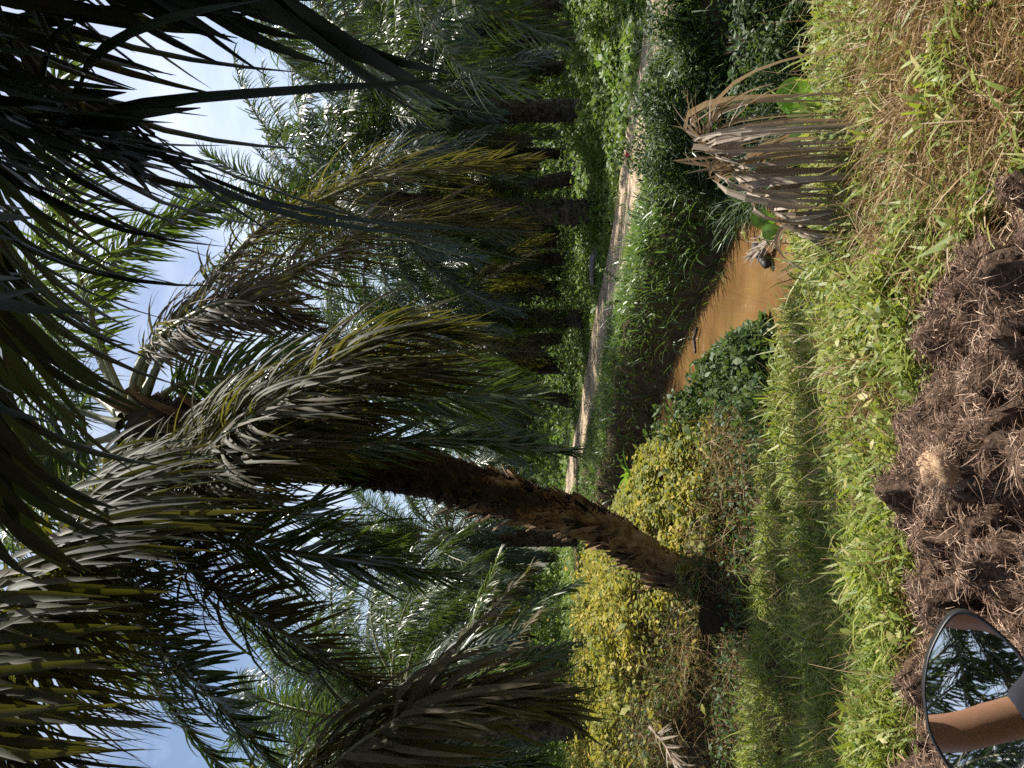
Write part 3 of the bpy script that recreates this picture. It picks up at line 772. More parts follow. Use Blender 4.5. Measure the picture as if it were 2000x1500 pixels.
# ------------------------------------------------------------------ the leaning palm
tp = PX([(1345, 1130, 10.6), (1300, 1112, 10.5), (1250, 1070, 10.3), (1180, 1030, 10.0), (1100, 1004, 9.7), (1000, 975, 9.35), (900, 944, 9.0), (800, 917, 8.75), (680, 895, 8.5), (540, 872, 8.35), (400, 855, 8.3), (280, 840, 8.3)])
root = tp[1].copy(); root[2] = float(gz(root[:1], root[1:2])[0])
lp = empty('oil_palm', root, 'leaning curved oil palm with brown lower trunk and ragged crown beside the stream', 'palm tree')
q, Lt = spline(tp, 150)
s = np.linspace(0, 1, 150)
rad = np.interp(s, [0, .08, .3, .5, .7, 1], [.23, .185, .17, .19, .25, .33])
r = np.random.default_rng(77)
th = np.linspace(0, 2 * np.pi, 44, endpoint=False)[None]
wrap = np.sin(th * 2 + s[:, None] * 60 + 2 * np.sin(s[:, None] * 23 + th)) * .018 + (((s[:, None] * 26 + th / 6.283 * 2) % 1.0) * .035)
disp = wrap + r.normal(0, .006, (150, 44)) + smooth((s[:, None] - .25) / .3) * np.abs(r.normal(0, .035, (150, 44)))
V, F = tube(q, rad, 44, disp); g = Geo()
blk = smooth((s[:, None] - .20 + .12 * np.cos(th - .6) + .10 * np.sin(s[:, None] * 31 + 3 * th)) / .28)
g.add(V - root, F, np.clip(.78 - 1.6 * blk + r.normal(0, .12, (150, 44)), -.9, 1).ravel())
# peeling bark flakes
n = 420; sk = r.uniform(.02, .5, n); a = r.uniform(0, 6.28, n)
c = np.stack([np.interp(sk, s, q[:, i]) for i in range(3)], 1); rd = np.interp(sk, s, rad)
o = np.stack([np.cos(a), np.sin(a), a * 0], 1)
Vv, Ff, S = strips(c + o * (rd[:, None] + .004) - root, np.array([.3, -.1, 1.]) + o * r.uniform(.1, .7, n)[:, None], np.stack([-np.sin(a), np.cos(a), a * 0], 1), r.uniform(.14, .42, n), r.uniform(.08, .22, n), o * r.normal(.1, .4, n)[:, None], 3, np.array([1, 1, .8, .4]), 3, .3)
g.add(Vv, Ff, np.repeat(r.uniform(.2, .9, n), S))
link('trunk', g.mesh('trunk', [M['trunk_main']], True), lp)
g = Geo()
n = 16000; sk = r.uniform(.10, .97, n); a = r.uniform(0, 6.28, n)
keep = rng.random(n) < smooth((sk - .22 + .16 * np.cos(a - .3)) / .26) ; sk, a = sk[keep], a[keep]; n = len(a)
c = np.stack([np.interp(sk, s, q[:, i]) for i in range(3)], 1); rd = np.interp(sk, s, rad)
o = np.stack([np.cos(a), np.sin(a), a * 0], 1)
V, F, S = strips(c + o * rd[:, None] * .97 - root, o * .9 + r.normal(0, .5, (n, 3)), nrm(r.normal(size=(n, 3))), r.uniform(.04, .15, n), r.uniform(.006, .03, n), r.normal(0, .5, (n, 3)) + np.array([0, 0, -.9]), 3, np.array([1, 1, .7, .2]))
g.add(V, F, np.repeat(r.uniform(.1, .9, n), S))
link('fibre_sheath', g.mesh('fibre_sheath', [M['fibre_black']]), lp)
# stubs of cut leaf bases round the crown
n = 70; a = r.uniform(0, 6.28, n); sk = r.uniform(.84, .99, n)
c = np.stack([np.interp(sk, s, q[:, i]) for i in range(3)], 1); o = np.stack([np.cos(a), np.sin(a), a * 0], 1)
V, F, S = strips(c + o * .25 - root, o * .8 + np.array([0, 0, 1.]), np.stack([-np.sin(a), np.cos(a), a * 0], 1), r.uniform(.2, .5, n), r.uniform(.1, .2, n), o * .4, 3, np.array([1, .8, .6, .4]), 3, .6)
g = Geo(); g.add(V, F, np.repeat(r.uniform(.2, .8, n), S)); link('leaf_bases', g.mesh('leaf_bases', [M['trunk_main']], True), lp)

OLD = dict(cols=3, w=.03, droop=2.7, pet=.2, plume=.5, n=185, Lmax=1.05, rad=(.04, .008))
GRN = dict(cols=3, w=.036, droop=1.9, pet=.18, plume=.45, n=135, Lmax=.95, rad=(.035, .007))
main_fronds = [
 ('palm_old', dict(OLD, w=.06, droop=4.4, Lmax=1.5, tintmu=.28, n=165, pet=.28, tip_len=.7, nseg=8), [(270, 850, 8.2), (245, 905, 7.2), (215, 985, 6.2), (150, 1085, 5.3), (70, 1170, 4.7), (0, 1245, 4.3), (-50, 1350, 3.9), (-75, 1460, 3.6), (-100, 1620, 3.3)]),
 ('palm_old', dict(OLD, w=.036, droop=3.0, Lmax=1.2, tintmu=.5, pet=.28, nseg=8), [(275, 850, 8.2), (310, 888, 7.4), (370, 885, 6.8), (450, 842, 6.3), (560, 772, 6.0), (680, 692, 5.9), (770, 652, 5.9), (880, 650, 5.9)]),
 ('palm_old', dict(OLD, w=.036, droop=3.0, Lmax=1.1, tintmu=.4, pet=.3), [(275, 860, 8.2), (290, 925, 7.2), (340, 950, 6.6), (430, 920, 6.2), (520, 870, 6.1), (600, 835, 6.1), (690, 830, 6.1)]),
 ('palm', dict(GRN, tintmu=.6), [(290, 845, 8.4), (450, 806, 8.0), (620, 776, 7.8), (800, 768, 7.7), (940, 770, 7.7), (1040, 775, 7.7)]),
 ('palm', dict(GRN, tintmu=.45, droop=1.0, Lmax=.65, fwd=(.8, .3)), [(290, 860, 8.2), (420, 874, 7.7), (600, 880, 7.4), (760, 864, 7.3), (900, 858, 7.3), (1010, 870, 7.3), (1115, 882, 7.3)]),
 ('palm', dict(GRN, droop=1.0, Lmax=.9, fwd=(1.0, .45)), [(265, 870, 8.2), (320, 960, 7.6), (400, 1040, 7.2), (500, 1065, 6.9), (600, 1082, 6.8), (740, 1098, 6.8), (890, 1128, 6.8)]),
 ('palm', dict(GRN, droop=1.4, fwd=(1.0, .5)), [(265, 870, 8.4), (380, 945, 8.2), (520, 990, 8.1), (640, 1015, 8.0), (740, 1060, 8.0), (800, 1130, 8.0)]),
 ('palm_old', dict(OLD, droop=2.4, tintmu=.3, pet=.25, Lmax=.7, w=.034), [(255, 880, 8.2), (300, 1010, 7.2), (380, 1115, 6.6), (430, 1155, 6.4), (520, 1215, 6.1), (612, 1272, 5.9), (700, 1325, 5.8), (800, 1365, 5.8), (900, 1390, 5.8)]),
 ('palm', dict(GRN, droop=2.4, pet=.3, w=.034, Lmax=.62), [(250, 880, 8.2), (240, 1050, 6.8), (270, 1180, 5.9), (315, 1265, 5.5), (437, 1384, 5.0), (514, 1465, 4.8), (580, 1530, 4.7)]),
 ('palm', dict(GRN, droop=2.2, pet=.35, w=.03, Lmax=.5), [(245, 885, 8.2), (225, 1040, 7.4), (235, 1200, 6.7), (275, 1297, 6.3), (345, 1395, 6.0), (415, 1480, 5.9), (500, 1560, 5.8)]),
 ('palm_old', dict(OLD, tintmu=.75, w=.028, droop=2.4, Lmax=.85, pet=.25), [(262, 800, 8.3), (262, 740, 8.1), (298, 672, 7.8), (365, 622, 7.5), (440, 590, 7.3), (530, 600, 7.2), (620, 640, 7.2)]),
 ('palm_old', dict(OLD, tintmu=.85, w=.03, droop=2.3, pet=.3, Lmax=.95), [(270, 800, 8.3), (293, 748, 8.2), (320, 692, 8.0), (365, 650, 7.9), (460, 585, 7.7), (560, 540, 7.5), (650, 490, 7.4), (740, 442, 7.3), (870, 428, 7.3), (1010, 446, 7.3)]),
 ('palm_old', dict(OLD, tintmu=.6, w=.03, droop=2.2, pet=.3, Lmax=.95), [(270, 790, 8.4), (280, 720, 8.4), (330, 645, 8.3), (387, 577, 8.2), (520, 440, 8.0), (620, 395, 7.9), (740, 345, 7.8), (880, 328, 7.8), (1015, 318, 7.8)]),
 ('palm', dict(GRN), [(255, 810, 8.4), (200, 680, 8.5), (150, 520, 8.5), (115, 350, 8.5), (115, 200, 8.4), (135, 80, 8.4)]),
 ('palm', dict(GRN, Lmax=.7, droop=1.2, pet=.4), [(250, 800, 8.6), (190, 690, 9), (185, 590, 9.5), (235, 500, 10), (310, 447, 10.3), (380, 412, 10.5), (457, 386, 10.6)]),
 ('palm', dict(GRN, droop=1.4, pet=.12), [(285, 800, 8.6), (350, 752, 8.8), (450, 736, 9), (560, 728, 9.2), (665, 717, 9.3), (780, 722, 9.3)]),
 ('palm', dict(GRN), [(235, 830, 8.4), (120, 790, 8.6), (0, 740, 8.8), (-130, 680, 9)]),
 ('palm', dict(GRN), [(240, 870, 8.4), (140, 930, 8.6), (70, 985, 8.8), (0, 1060, 9), (-100, 1150, 9.2)]),
 ('palm', dict(GRN), [(235, 850, 8.4), (120, 880, 8.2), (20, 900, 8.0), (-130, 930, 7.7)]),
 ('palm', dict(GRN), [(240, 860, 8.5), (160, 1000, 9.2), (130, 1120, 9.8), (170, 1250, 10.4), (260, 1340, 10.8)]),
 ('palm', dict(GRN), [(240, 815, 8.5), (150, 740, 9.2), (90, 640, 9.8), (70, 520, 10.3), (110, 400, 10.7)]),
 ('palm', dict(GRN, tintmu=.5), [(280, 830, 8.5), (330, 800, 9.4), (450, 820, 10.2), (600, 850, 10.6), (760, 870, 10.7)]),
]
main_fronds += [
 ('palm_old', dict(OLD, w=.045, droop=3.6, Lmax=1.6, tintmu=.2, n=165, pet=.3, tip_len=.7), [(265, 860, 8.3), (250, 930, 7.5), (240, 1010, 6.8), (190, 1100, 6.1), (120, 1190, 5.5), (60, 1290, 5.0), (20, 1400, 4.7), (-10, 1550, 4.4)]),
 ('palm_old', dict(OLD, w=.036, droop=3.2, Lmax=1.2, tintmu=.4, n=160, pet=.3, tip_len=.7), [(275, 850, 8.3), (330, 880, 7.6), (420, 860, 7.1), (520, 820, 6.8), (630, 770, 6.6), (730, 730, 6.5), (830, 725, 6.5)]),
]
for i, (mt, kw, L) in enumerate(main_fronds):
    add_frond(lp, PX(L), M[mt], seed=400 + i, **kw)

# the palm off the left edge: one great aged frond hangs into view
le = empty('oil_palm', (-5.6, 6.4, float(gz(np.array([-5.6]), np.array([6.4]))[0])), 'oil palm outside the left edge with one great grey frond hanging beside the vines', 'palm tree')
g = trunk_geo(5.0, seed=61); link('trunk', g.mesh('trunk', [M['trunk']], True), le)
cb = np.array([-5.6, 6.4, 4.6])
for i, (mt, kw, L) in enumerate([
    ('palm_old', dict(OLD, w=.055, Lmax=1.2, droop=3.0, pet=.25, tintmu=.5, n=150), [(560, 1580, 5.6), (650, 1495, 5.4), (740, 1428, 5.3), (850, 1372, 5.2), (960, 1358, 5.2), (1085, 1380, 5.2)]),
    ('palm', dict(GRN, droop=2.4, pet=.3), [(480, 1640, 6.4), (620, 1570, 6.2), (760, 1520, 6.1), (900, 1490, 6.1), (1040, 1490, 6.1)])]):
    add_frond(le, np.vstack([cb[None], PX(L)]), M[mt], seed=520 + i, **kw)
for i in range(16):
    me = FR[min(15, int(i * .95))]; an = i * 2.39996
    if math.cos(an) > .45: continue
    o = link('frond', me, le, (0, 0, 4.7)); o.rotation_euler = (0, 0, an)

# ------------------------------------------------------------------ the palm overhead on the right
oc = np.array([2.7, .7, 3.9])
op = empty('oil_palm', (2.9, .5, 0), 'dark oil palm overhanging the track whose silhouetted leaflets hang close to the viewer', 'palm tree')
g = trunk_geo(3.9, lean=(-.2, .2), seed=63); link('trunk', g.mesh('trunk', [M['trunk']], True), op)
OV = dict(cols=3, w=.044, droop=1.6, pet=.3, plume=.3, n=60, Lmax=.85, rad=(.022, .006), tintmu=.3, broken=.15, nseg=6)
over = [
 (dict(OV, pet=.45, Lmax=.5, n=26, droop=.8), [(-20, 60, 2.2), (95, 168, 2.15), (175, 255, 2.1), (275, 335, 2.1)]),
 (dict(OV, droop=2.4, n=72), [(-170, -40, 1.9), (-110, 200, 1.85), (-80, 430, 1.8), (-60, 660, 1.75), (-40, 860, 1.7), (0, 1000, 1.7)]),
 (dict(OV, droop=1.2, Lmax=.66, n=60, tip_len=.8), [(40, -150, 2.3), (220, -110, 2.15), (400, -70, 2.05), (560, -10, 2.0)]),
 (dict(OV, droop=2.2, n=64, Lmax=.8), [(-120, -60, 2.7), (-40, 150, 2.6), (-10, 380, 2.5), (0, 600, 2.45), (20, 800, 2.4)]),
 (dict(OV, n=10, Lmax=1.15, w=.034, droop=3.2, pet=.5, plume=.15, tip_len=1.0, fwd=(.6, .3)), [(60, 120, 2.3), (150, 175, 2.2), (230, 215, 2.1), (300, 262, 2.05)]),
 (dict(OV, droop=2.0, n=50, Lmax=.95), [(-260, -100, 2.1), (-150, 60, 2.0), (-60, 160, 2.0), (60, 230, 2.0), (200, 270, 2.0)]),
]
for i, (kw, L) in enumerate(over):
    add_frond(op, np.vstack([oc[None], PX(L)]), M['palm_silhouette'], M['rachis_silhouette'], seed=560 + i, **kw)
for i in range(14):
    me = FR[min(15, i + 1)]; an = 2.2 + i * 2.39996
    if math.cos(an - 2.4) > .1: continue
    o = link('frond', me, op, (-.2, .2, 3.6)); o.rotation_euler = (0, 0, an)

# a palm off the right edge, its backlit fronds droop into view
rp = empty('oil_palm', (8.6, 13.5, float(gz(np.array([8.6]), np.array([13.5]))[0])), 'oil palm off the right edge whose yellow backlit fronds droop over the road', 'palm tree')
g = trunk_geo(5.2, seed=65); link('trunk', g.mesh('trunk', [M['trunk']], True), rp)
rc = np.array([8.6, 13.5, 5.1])
for i, (mt, L) in enumerate([('palm', [(760, -60, 13), (825, 14, 12.8), (895, 122, 12.6), (985, 160, 12.5), (1040, 175, 12.5)]),
                             ('palm', [(850, -80, 13), (912, 0, 12.8), (1000, 38, 12.7), (1090, 76, 12.6)]),
                             ('palm', [(600, -60, 13.2), (640, 30, 13), (700, 110, 12.8), (790, 165, 12.6), (880, 190, 12.6)]),
                             ('palm', [(480, -80, 13.2), (500, 20, 13), (560, 120, 12.9), (650, 190, 12.8)])]):
    add_frond(rp, np.vstack([rc[None], PX(L)]), M[mt], seed=590 + i, **dict(GRN, cols=2, n=90, Lmax=1.0, w=.05, droop=2.0, pet=.35, tintmu=.7, nseg=5))
for i in range(22):
    me = FR[min(15, int(i * .7))]; an = i * 2.39996
    if math.cos(an - 3.5) > .5: continue
    o = link('frond', me, rp, (0, 0, 5.0)); o.rotation_euler = (0, 0, an)

# palms behind the viewer, seen only in the mirror
for (x, y, k, s, lab) in [(2.7, -8.2, 2, .95, 'low oil palm reflected across the top of the mirror'), (-2.6, -7.5, 1, 1.0, 'oil palm reflected in the mirror with golden midrib'), (-5.5, -12, 0, 1.0, 'farther oil palm reflected in the mirror')]:
    palm(x, y, k, lab, 'oil palms behind the viewer', s)

# ------------------------------------------------------------------ dead fronds and small things
def thing_mesh(name, me, label, cat, group=None, loc=None):
    o = link(name, me, None, loc); return tag(o, label, cat, group)

L = PX([(1668, 512, 4.75), (1600, 470, 4.7), (1530, 420, 4.6), (1470, 365, 4.5), (1420, 315, 4.4), (1378, 275, 4.32)])
df = empty('dead_frond', L[0], 'dry grey dead palm frond standing tilted on the near bank, leaflets hanging down', 'palm frond', 'dead palm fronds')
g = frond_geo(L, n=50, lprof=[.25, .4, .62, .85, 1.0], Lmax=1.2, w=.03, wvar=.55, nseg=8, cols=3, droop=10, pet=.32, plume=.35, broken=.3, rad=(.024, .009), seed=71, fwd=(1.0, .8), tip_len=.95, tintmu=.5, tintsd=.25)
g2 = frond_geo(np.array([L[3] * .5 + L[4] * .5, L[4], L[5], L[5] + (L[5] - L[4]) * .15]), n=26, Lmax=.36, w=.02, nseg=5, cols=3, droop=.7, pet=.1, plume=1.0, broken=.3, rad=(.006, .003), seed=79, fwd=(.9, .3), tip_len=.9, tintmu=.2)
g.V += g2.V; g.T += g2.T; g.M += g2.M; nn = g.n
g.F += [f + nn for f in g2.F]
link('leaflets', g.mesh('leaflets', [M['palm_dead'], M['rachis_dead']], False, L[0]), df)
def dead(Lp, label, seed, **kw):
    L = PX(Lp); o = empty('dead_frond', L[0], label, 'palm frond', 'dead palm fronds')
    g = frond_geo(L, n=kw.pop('n', 34), cols=2, pet=.12, rad=(.014, .004), seed=seed, broken=.25, fwd=(.7, .2), plume=.5, **kw)
    link('leaflets', g.mesh('leaflets', [M['palm_dead'], M['rachis_dead']], False, L[0]), o)
dead([(1600, 150, 7.3), (1560, 125, 7.4), (1510, 95, 7.5), (1455, 85, 7.6)], 'brown dead frond lying in the dark shrubs by the stream bend', 72, Lmax=.5, w=.028, droop=.8)
dead([(1560, 425, 7.9), (1510, 465, 8.3), (1465, 500, 8.6)], 'small dry frond half sunk at the water edge behind the tilted frond', 73, Lmax=.35, w=.02, droop=.6)
dead([(1270, 1420, 10.6), (1295, 1450, 10.2), (1320, 1490, 9.9), (1350, 1540, 9.6)], 'pale dead frond lying across the yellow vines at the left', 74, Lmax=.45, w=.03, droop=1.0)
dead([(1830, 30, 3.12), (1790, 50, 3.25), (1750, 80, 3.4)], 'short dry frond scrap in the brown grass at the right', 75, Lmax=.25, w=.012, droop=1.2, n=14)
dead([(1178, 255, 21.5), (1172, 225, 21.6), (1160, 190, 21.8)], 'dry frond fallen at the foot of the stubbed palm trunk', 76, Lmax=.8, w=.04, droop=.6, n=40)

# broad taro leaves
def heart(size, droop=.5):
    nu, nv = 12, 9
    V = []
    for i in range(nu + 1):
        t = i / nu; hw = .5 * (math.sin(math.pi * min(1, t * 1.0) ** .75) ** .85) + .0
        for j in range(nv):
            v = j / (nv - 1) * 2 - 1
            x = (t - .18 - .20 * abs(v) ** 1.5 * (1 - t)) * size
            yy = v * hw * size
            z = -.18 * size * abs(v) * hw - droop * size * max(0, t - .15) ** 2 + .012 * size * math.sin(abs(v) * 14)
            V.append((x, yy, z))
    F = [(i * nv + j, i * nv + j + 1, (i + 1) * nv + j + 1, (i + 1) * nv + j) for i in range(nu) for j in range(nv - 1)]
    return np.array(V), np.array(F)
def taro(X, Y, d, lv, label, mat='taro'):
    b = px(X, Y, d); b[2] = max(float(gz(b[:1], b[1:2])[0]), WATER_Z)
    t = empty('taro_plant', b, label, 'taro plant', 'broad-leaved taro plants by the stream')
    for (lx, ly, dd, size, az, tilt) in lv:
        p = px(lx, ly, dd) - b
        V, F = heart(size)
        Mx = Matrix.Rotation(az, 4, 'Z') @ Matrix.Rotation(tilt, 4, 'Y')
        A = np.array(Mx.to_3x3()); g = Geo(); g.add(V @ A.T + p, F, random.uniform(.4, .9)); link('leaf', g.mesh('leaf', [M[mat]], True), t)
        q, _ = spline([np.array([0, 0, -.03]), p * np.array([.3, .3, .6]), p], 14); V, F = tube(q, np.full(14, .007), 6); g = Geo(); g.add(V, F, .5); link('stem', g.mesh('stem', [M['rachis']], True), t)
taro(1620, 225, 5.7, [(1540, 188, 5.6, .26, -2.2, 1.0), (1555, 242, 5.5, .26, -1.2, 1.0), (1535, 222, 5.7, .18, 2.6, .4)], 'bright green taro with two large leaves on the edge of the near bank')
taro(1530, 455, 6.9, [(1480, 428, 6.9, .19, -2.2, .9), (1500, 452, 6.8, .17, -1.2, 1.1)], 'small bright taro beneath the tilted dead frond')
taro(1440, 165, 8.6, [(1400, 160, 8.5, .26, -1.6, .9)], 'single dark taro leaf among the shaded shrubs')
taro(1380, 60, 8.8, [(1335, 50, 8.8, .34, -1.9, .3), (1350, 75, 8.8, .3, -1.2, .5), (1400, 70, 8.7, .26, -2.6, .5)], 'broad-bladed plant at the right edge below the road')

# palm seedling
b = px(1262, 925, 13.2); b[2] = float(gz(b[:1], b[1:2])[0])
sd = empty('palm_seedling', b, 'small palm seedling with a fan of pale leaves where mound and stream meet', 'seedling')
for i in range(9):
    an = R(200 + i * 22 + random.uniform(-8, 8)); e = random.uniform(.4, 1.3)
    D = np.array([[math.cos(an), math.sin(an) * .6, e]])
    V, F, S = strips(np.array([[0, 0, .15]]), D, np.array([[0, 0, 1.]]) if False else np.array([[-math.sin(an), math.cos(an), .2]]), np.array([random.uniform(.3, .48)]), np.array([.045]), np.array([[0, 0, -.8]]), 5, np.array([.5, 1, 1, .8, .5, .05]), 3, .5)
    g = Geo(); g.add(V, F, random.uniform(.3, .9)); link('leaf', g.mesh('leaf', [M['taro']]), sd)

# logs, sticks
def stick(name, pts, r0, r1, mat, label, cat, group=None, ns=9, rough=.12):
    q, _ = spline(pts, 26); s = np.linspace(0, 1, 26); rad = r0 + (r1 - r0) * s; rad[0] *= .7; rad[-1] *= .5
    rr = np.random.default_rng(len(label)); V, F = tube(q, rad, ns, rr.normal(0, rough, (26, ns)) * rad[:, None])
    # closed ends
    g = Geo(); g.add(V - q[0], F, .5)
    for e, o in ((0, 0), (25, 25 * ns)):
        ring = V[o:o + ns] - q[0]; c = ring.mean(0); W = np.vstack([ring, c[None]]); g.add(W, [(k, (k + 1) % ns, ns, ns) for k in range(ns)] if False else [(k, (k + 1) % ns, (k + 2) % ns, ns) for k in range(0, ns - 1, 2)], .5)
    return thing_mesh(name, g.mesh(name, [mat], True), label, cat, group, q[0])
WX = lambda X, Y, z=WATER_Z: px(X, Y, (CAMZ - z) / ((X - 1060) / FPX))
stick('log', [WX(1475, 478), WX(1495, 500) + [0, 0, .05], WX(1505, 520) + [0, 0, .03]], .05, .05, M['log'], 'dark wet log end poking out of the brown water', 'log')
stick('stick', [WX(1365, 640) + [0, 0, .03], WX(1361, 662) + [0, 0, .04], WX(1362, 690) + [0, 0, .03]], .03, .02, M['log'], 'thin dark stick floating along the far water edge', 'stick')
gl = lambda X, Y, z=0.05: px(X, Y, (CAMZ - z) / ((X - 1060) / FPX))
stick('fallen_log', [gl(1166, 487, .1), gl(1158, 505, .2), gl(1156, 530, .2), gl(1157, 555, .15)], .09, .06, M['greylog'], 'curved grey fallen log in the grass beyond the road', 'log')
stick('fallen_log', [gl(1128, 255, .3), gl(1128, 290, .3), gl(1129, 335, .3)], .22, .2, M['log'], 'dark fallen palm trunk lying beyond the road in shade', 'log')  # dark log shape added where only shadow lines fall
stick('branch', [px(1315, 105, 9.3), px(1290, 135, 9.25), px(1268, 150, 9.2), px(1258, 172, 9.2)], .02, .012, M['twig'], 'bare grey branch slanting up in front of the road', 'branch')
# the weathered board standing in the ditch
b0 = px(1420, 1195, 9.3); b0[2] = -.88
g = Geo()
bw, bh, bt = .36, .62, .05
outl = [(-.5, 0), (.5, 0), (.5, .8), (.3, .93), (-.1, 1), (-.5, .97)]
Vb = np.array([[o[0] * bw, y, o[1] * bh] for y in (-bt / 2, bt / 2) for o in outl])
k = len(outl)
Fb = [(0, 1, 2, 3), (0, 3, 4, 5), (k + 3, k + 2, k + 1, k), (k + 5, k + 4, k + 3, k)] + [(j, (j + 1) % k, (j + 1) % k + k, j + k) for j in range(k)]
g.add(Vb, Fb, .5)
o = thing_mesh('board', g.mesh('board', [M['board']]), 'dark weathered board standing upright in the ditch below the leaning trunk', 'board', None, b0); o.rotation_euler = (R(-8), R(-10), R(8))
bv = o.modifiers.new('bevel', 'BEVEL'); bv.width = .008; bv.segments = 2
# mud lip in the ditch
# husk of an empty fruit bunch
hp = px(1902, 915, 2.5); hp[2] = float(fibre_z(hp[0] + np.linspace(-.07, .07, 9), hp[1] + np.linspace(-.07, .07, 9)).max()) + .03
hk = empty('fruit_bunch_husk', hp, 'pale tan round husk clump lying on the dark fibre heap', 'husk')
nu, nv = 26, 18
V = []
for i in range(nv):
    ph = math.pi * i / (nv - 1)
    for j in range(nu):
        t = 2 * math.pi * j / nu
        d = np.array([math.sin(ph) * math.cos(t), math.sin(ph) * math.sin(t), math.cos(ph)])
        rr = 1 + .10 * math.sin(3 * t + 2 * ph) + .07 * math.sin(5 * ph + t * 2) + random.uniform(-.05, .05)
        V.append(d * rr * np.array([.085, .06, .055]))
F = [(i * nu + j, i * nu + (j + 1) % nu, (i + 1) * nu + (j + 1) % nu, (i + 1) * nu + j) for i in range(nv - 1) for j in range(nu)]
g = Geo(); g.add(np.array(V), F, .6, 0)
n = 1500; d = nrm(rng.normal(size=(n, 3))); 
Vs, Fs, S = strips(d * np.array([.08, .057, .052]), d + rng.normal(0, .9, (n, 3)), nrm(rng.normal(size=(n, 3))), rng.uniform(.012, .04, n), .0014, rng.normal(0, .8, (n, 3)), 3, np.array([1, 1, .8, .3]))
g.add(Vs, Fs, np.repeat(rng.uniform(.5, 1, n), S), 1)
o = link('husk_body', g.mesh('husk_body', [M['husk'], M['strand']], True), hk)
o.rotation_euler = (0, .2, R(60))
stick('wood_chip', [px(1878, 1150, 2.9), px(1885, 1168, 2.88), px(1893, 1190, 2.86)], .006, .008, M['greylog'], 'short pale wood splinter on the fibre heap near the mirror', 'splinter')
stick('stalk', [px(1752, 1472, 3.4), px(1770, 1487, 3.33), px(1790, 1503, 3.26)], .005, .004, M['straw'], 'thin straw-coloured stalk poking from the fibre heap behind the mirror', 'stalk')
# root tuft: straw-coloured roots hanging over the heap's edge
n = 240; c = px(1775, 1270, 3.3)
x = c[0] + rng.normal(0, .13, n); y = c[1] + rng.normal(.03, .05, n); P = np.stack([x, y, fibre_z(x, y) + .03], 1)
V, F, S = strips(P - c, np.stack([rng.normal(0, .5, n), -np.abs(rng.normal(.8, .3, n)), rng.normal(.1, .3, n)], 1), nrm(rng.normal(size=(n, 3))), rng.uniform(.08, .24, n), .003, rng.normal(0, .6, (n, 3)) + np.array([0, 0, -.3]), 5, np.ones(6) * .9)
g = Geo(); g.add(V, F, np.repeat(rng.uniform(.4, 1, n), S))
thing_mesh('root_tuft', g.mesh('root_tuft', [M['straw']]), 'tuft of loose straw-coloured roots between grass and fibre heap', 'roots', None, c)
p = gl(1228, 303, .03)
g = Geo(); V = .55 * np.array([[-.08, 0, 0], [.08, 0, 0], [.1, .03, .09], [-.06, .02, .12], [-.08, .04, 0], [.08, .05, 0], [.09, .06, .08], [-.05, .05, .1]])
g.add(V, [(0, 1, 2, 3), (5, 4, 7, 6), (0, 4, 5, 1), (3, 2, 6, 7), (0, 3, 7, 4), (1, 5, 6, 2)], .5)
thing_mesh('litter', g.mesh('litter', [M['red']]), 'small red scrap of litter at the far edge of the road', 'litter', None, p)

# weed stalks with a few leaves
def weed(X, Y, d, h, lean, label, nl=7, ls=.05, mat='grass', group='thin weeds standing up from the banks', z=None):
    b = px(X, Y, d); b[2] = float(gz(b[:1], b[1:2])[0]) if z is None else z
    t = empty('weed', b, label, 'weed', group)
    top = np.array([lean[0], lean[1], h]); q, _ = spline([np.zeros(3), top * np.array([.3, .3, .55]), top], 16)
    V, F = tube(q, np.linspace(.005, .002, 16), 5); g = Geo(); g.add(V, F, .5); link('stem', g.mesh('stem', [M['twig']], True), t)
    k = rng.uniform(.3, 1, nl); P = np.stack([np.interp(k, np.linspace(0, 1, 16), q[:, i]) for i in range(3)], 1); a = rng.uniform(0, 6.28, nl)
    V, F, S = strips(P, np.stack([np.cos(a), np.sin(a), rng.normal(.1, .4, nl)], 1), np.stack([-np.sin(a), np.cos(a), a * 0], 1), rng.uniform(.7, 1.3, nl) * ls, ls * .65, np.tile([0, 0, -.5], (nl, 1)), 3, np.array([.3, 1, .8, .06]), 3, .3)
    g = Geo(); g.add(V, F, np.repeat(rng.uniform(.3, .9, nl), S)); link('leaves', g.mesh('leaves', [M[mat]]), t)
weed(1262, 548, 13.6, .62, (.25, 0), 'slender forked sapling against the sunny bank below the road', 60, .07, 'cover')
weed(1262, 585, 13.8, .5, (-.1, .1), 'leafy sapling left of the forked one below the road', 50, .07, 'cover')
weed(1560, 480, 6.2, .55, (.12, .1), 'spindly weed with pale leaves beside the foot of the dead frond', 16, .06)
weed(1660, 1260, 5.4, .42, (.10, 0), 'weed stalk with pairs of small leaves in the left grass', 10, .05)
weed(1600, 900, 5.9, .42, (-.1, 0), 'tall thin seeding stalk in front of the mound', 4, .03, 'straw')
weed(1640, 930, 5.4, .36, (.06, 0), 'shorter thin seeding stalk in front of the mound', 4, .03, 'straw')
weed(1500, 650, 8.0, .35, (0, 0), 'small leafy weed at the water corner of the near bank', 22, .06)
weed(1420, 790, 9.6, .5, (.1, .1), 'dark leafed twig reaching over the brown water', 12, .08, 'shrub')
weed(1560, 1080, 6.2, .38, (.05, 0), 'weed with round yellow leaves on the near bank below the trunk', 10, .055, 'vine')
weed(1380, 1110, 9.9, .45, (0, -.1), 'yellow-leaved creeper at the foot of the leaning trunk', 60, .07, 'vine')

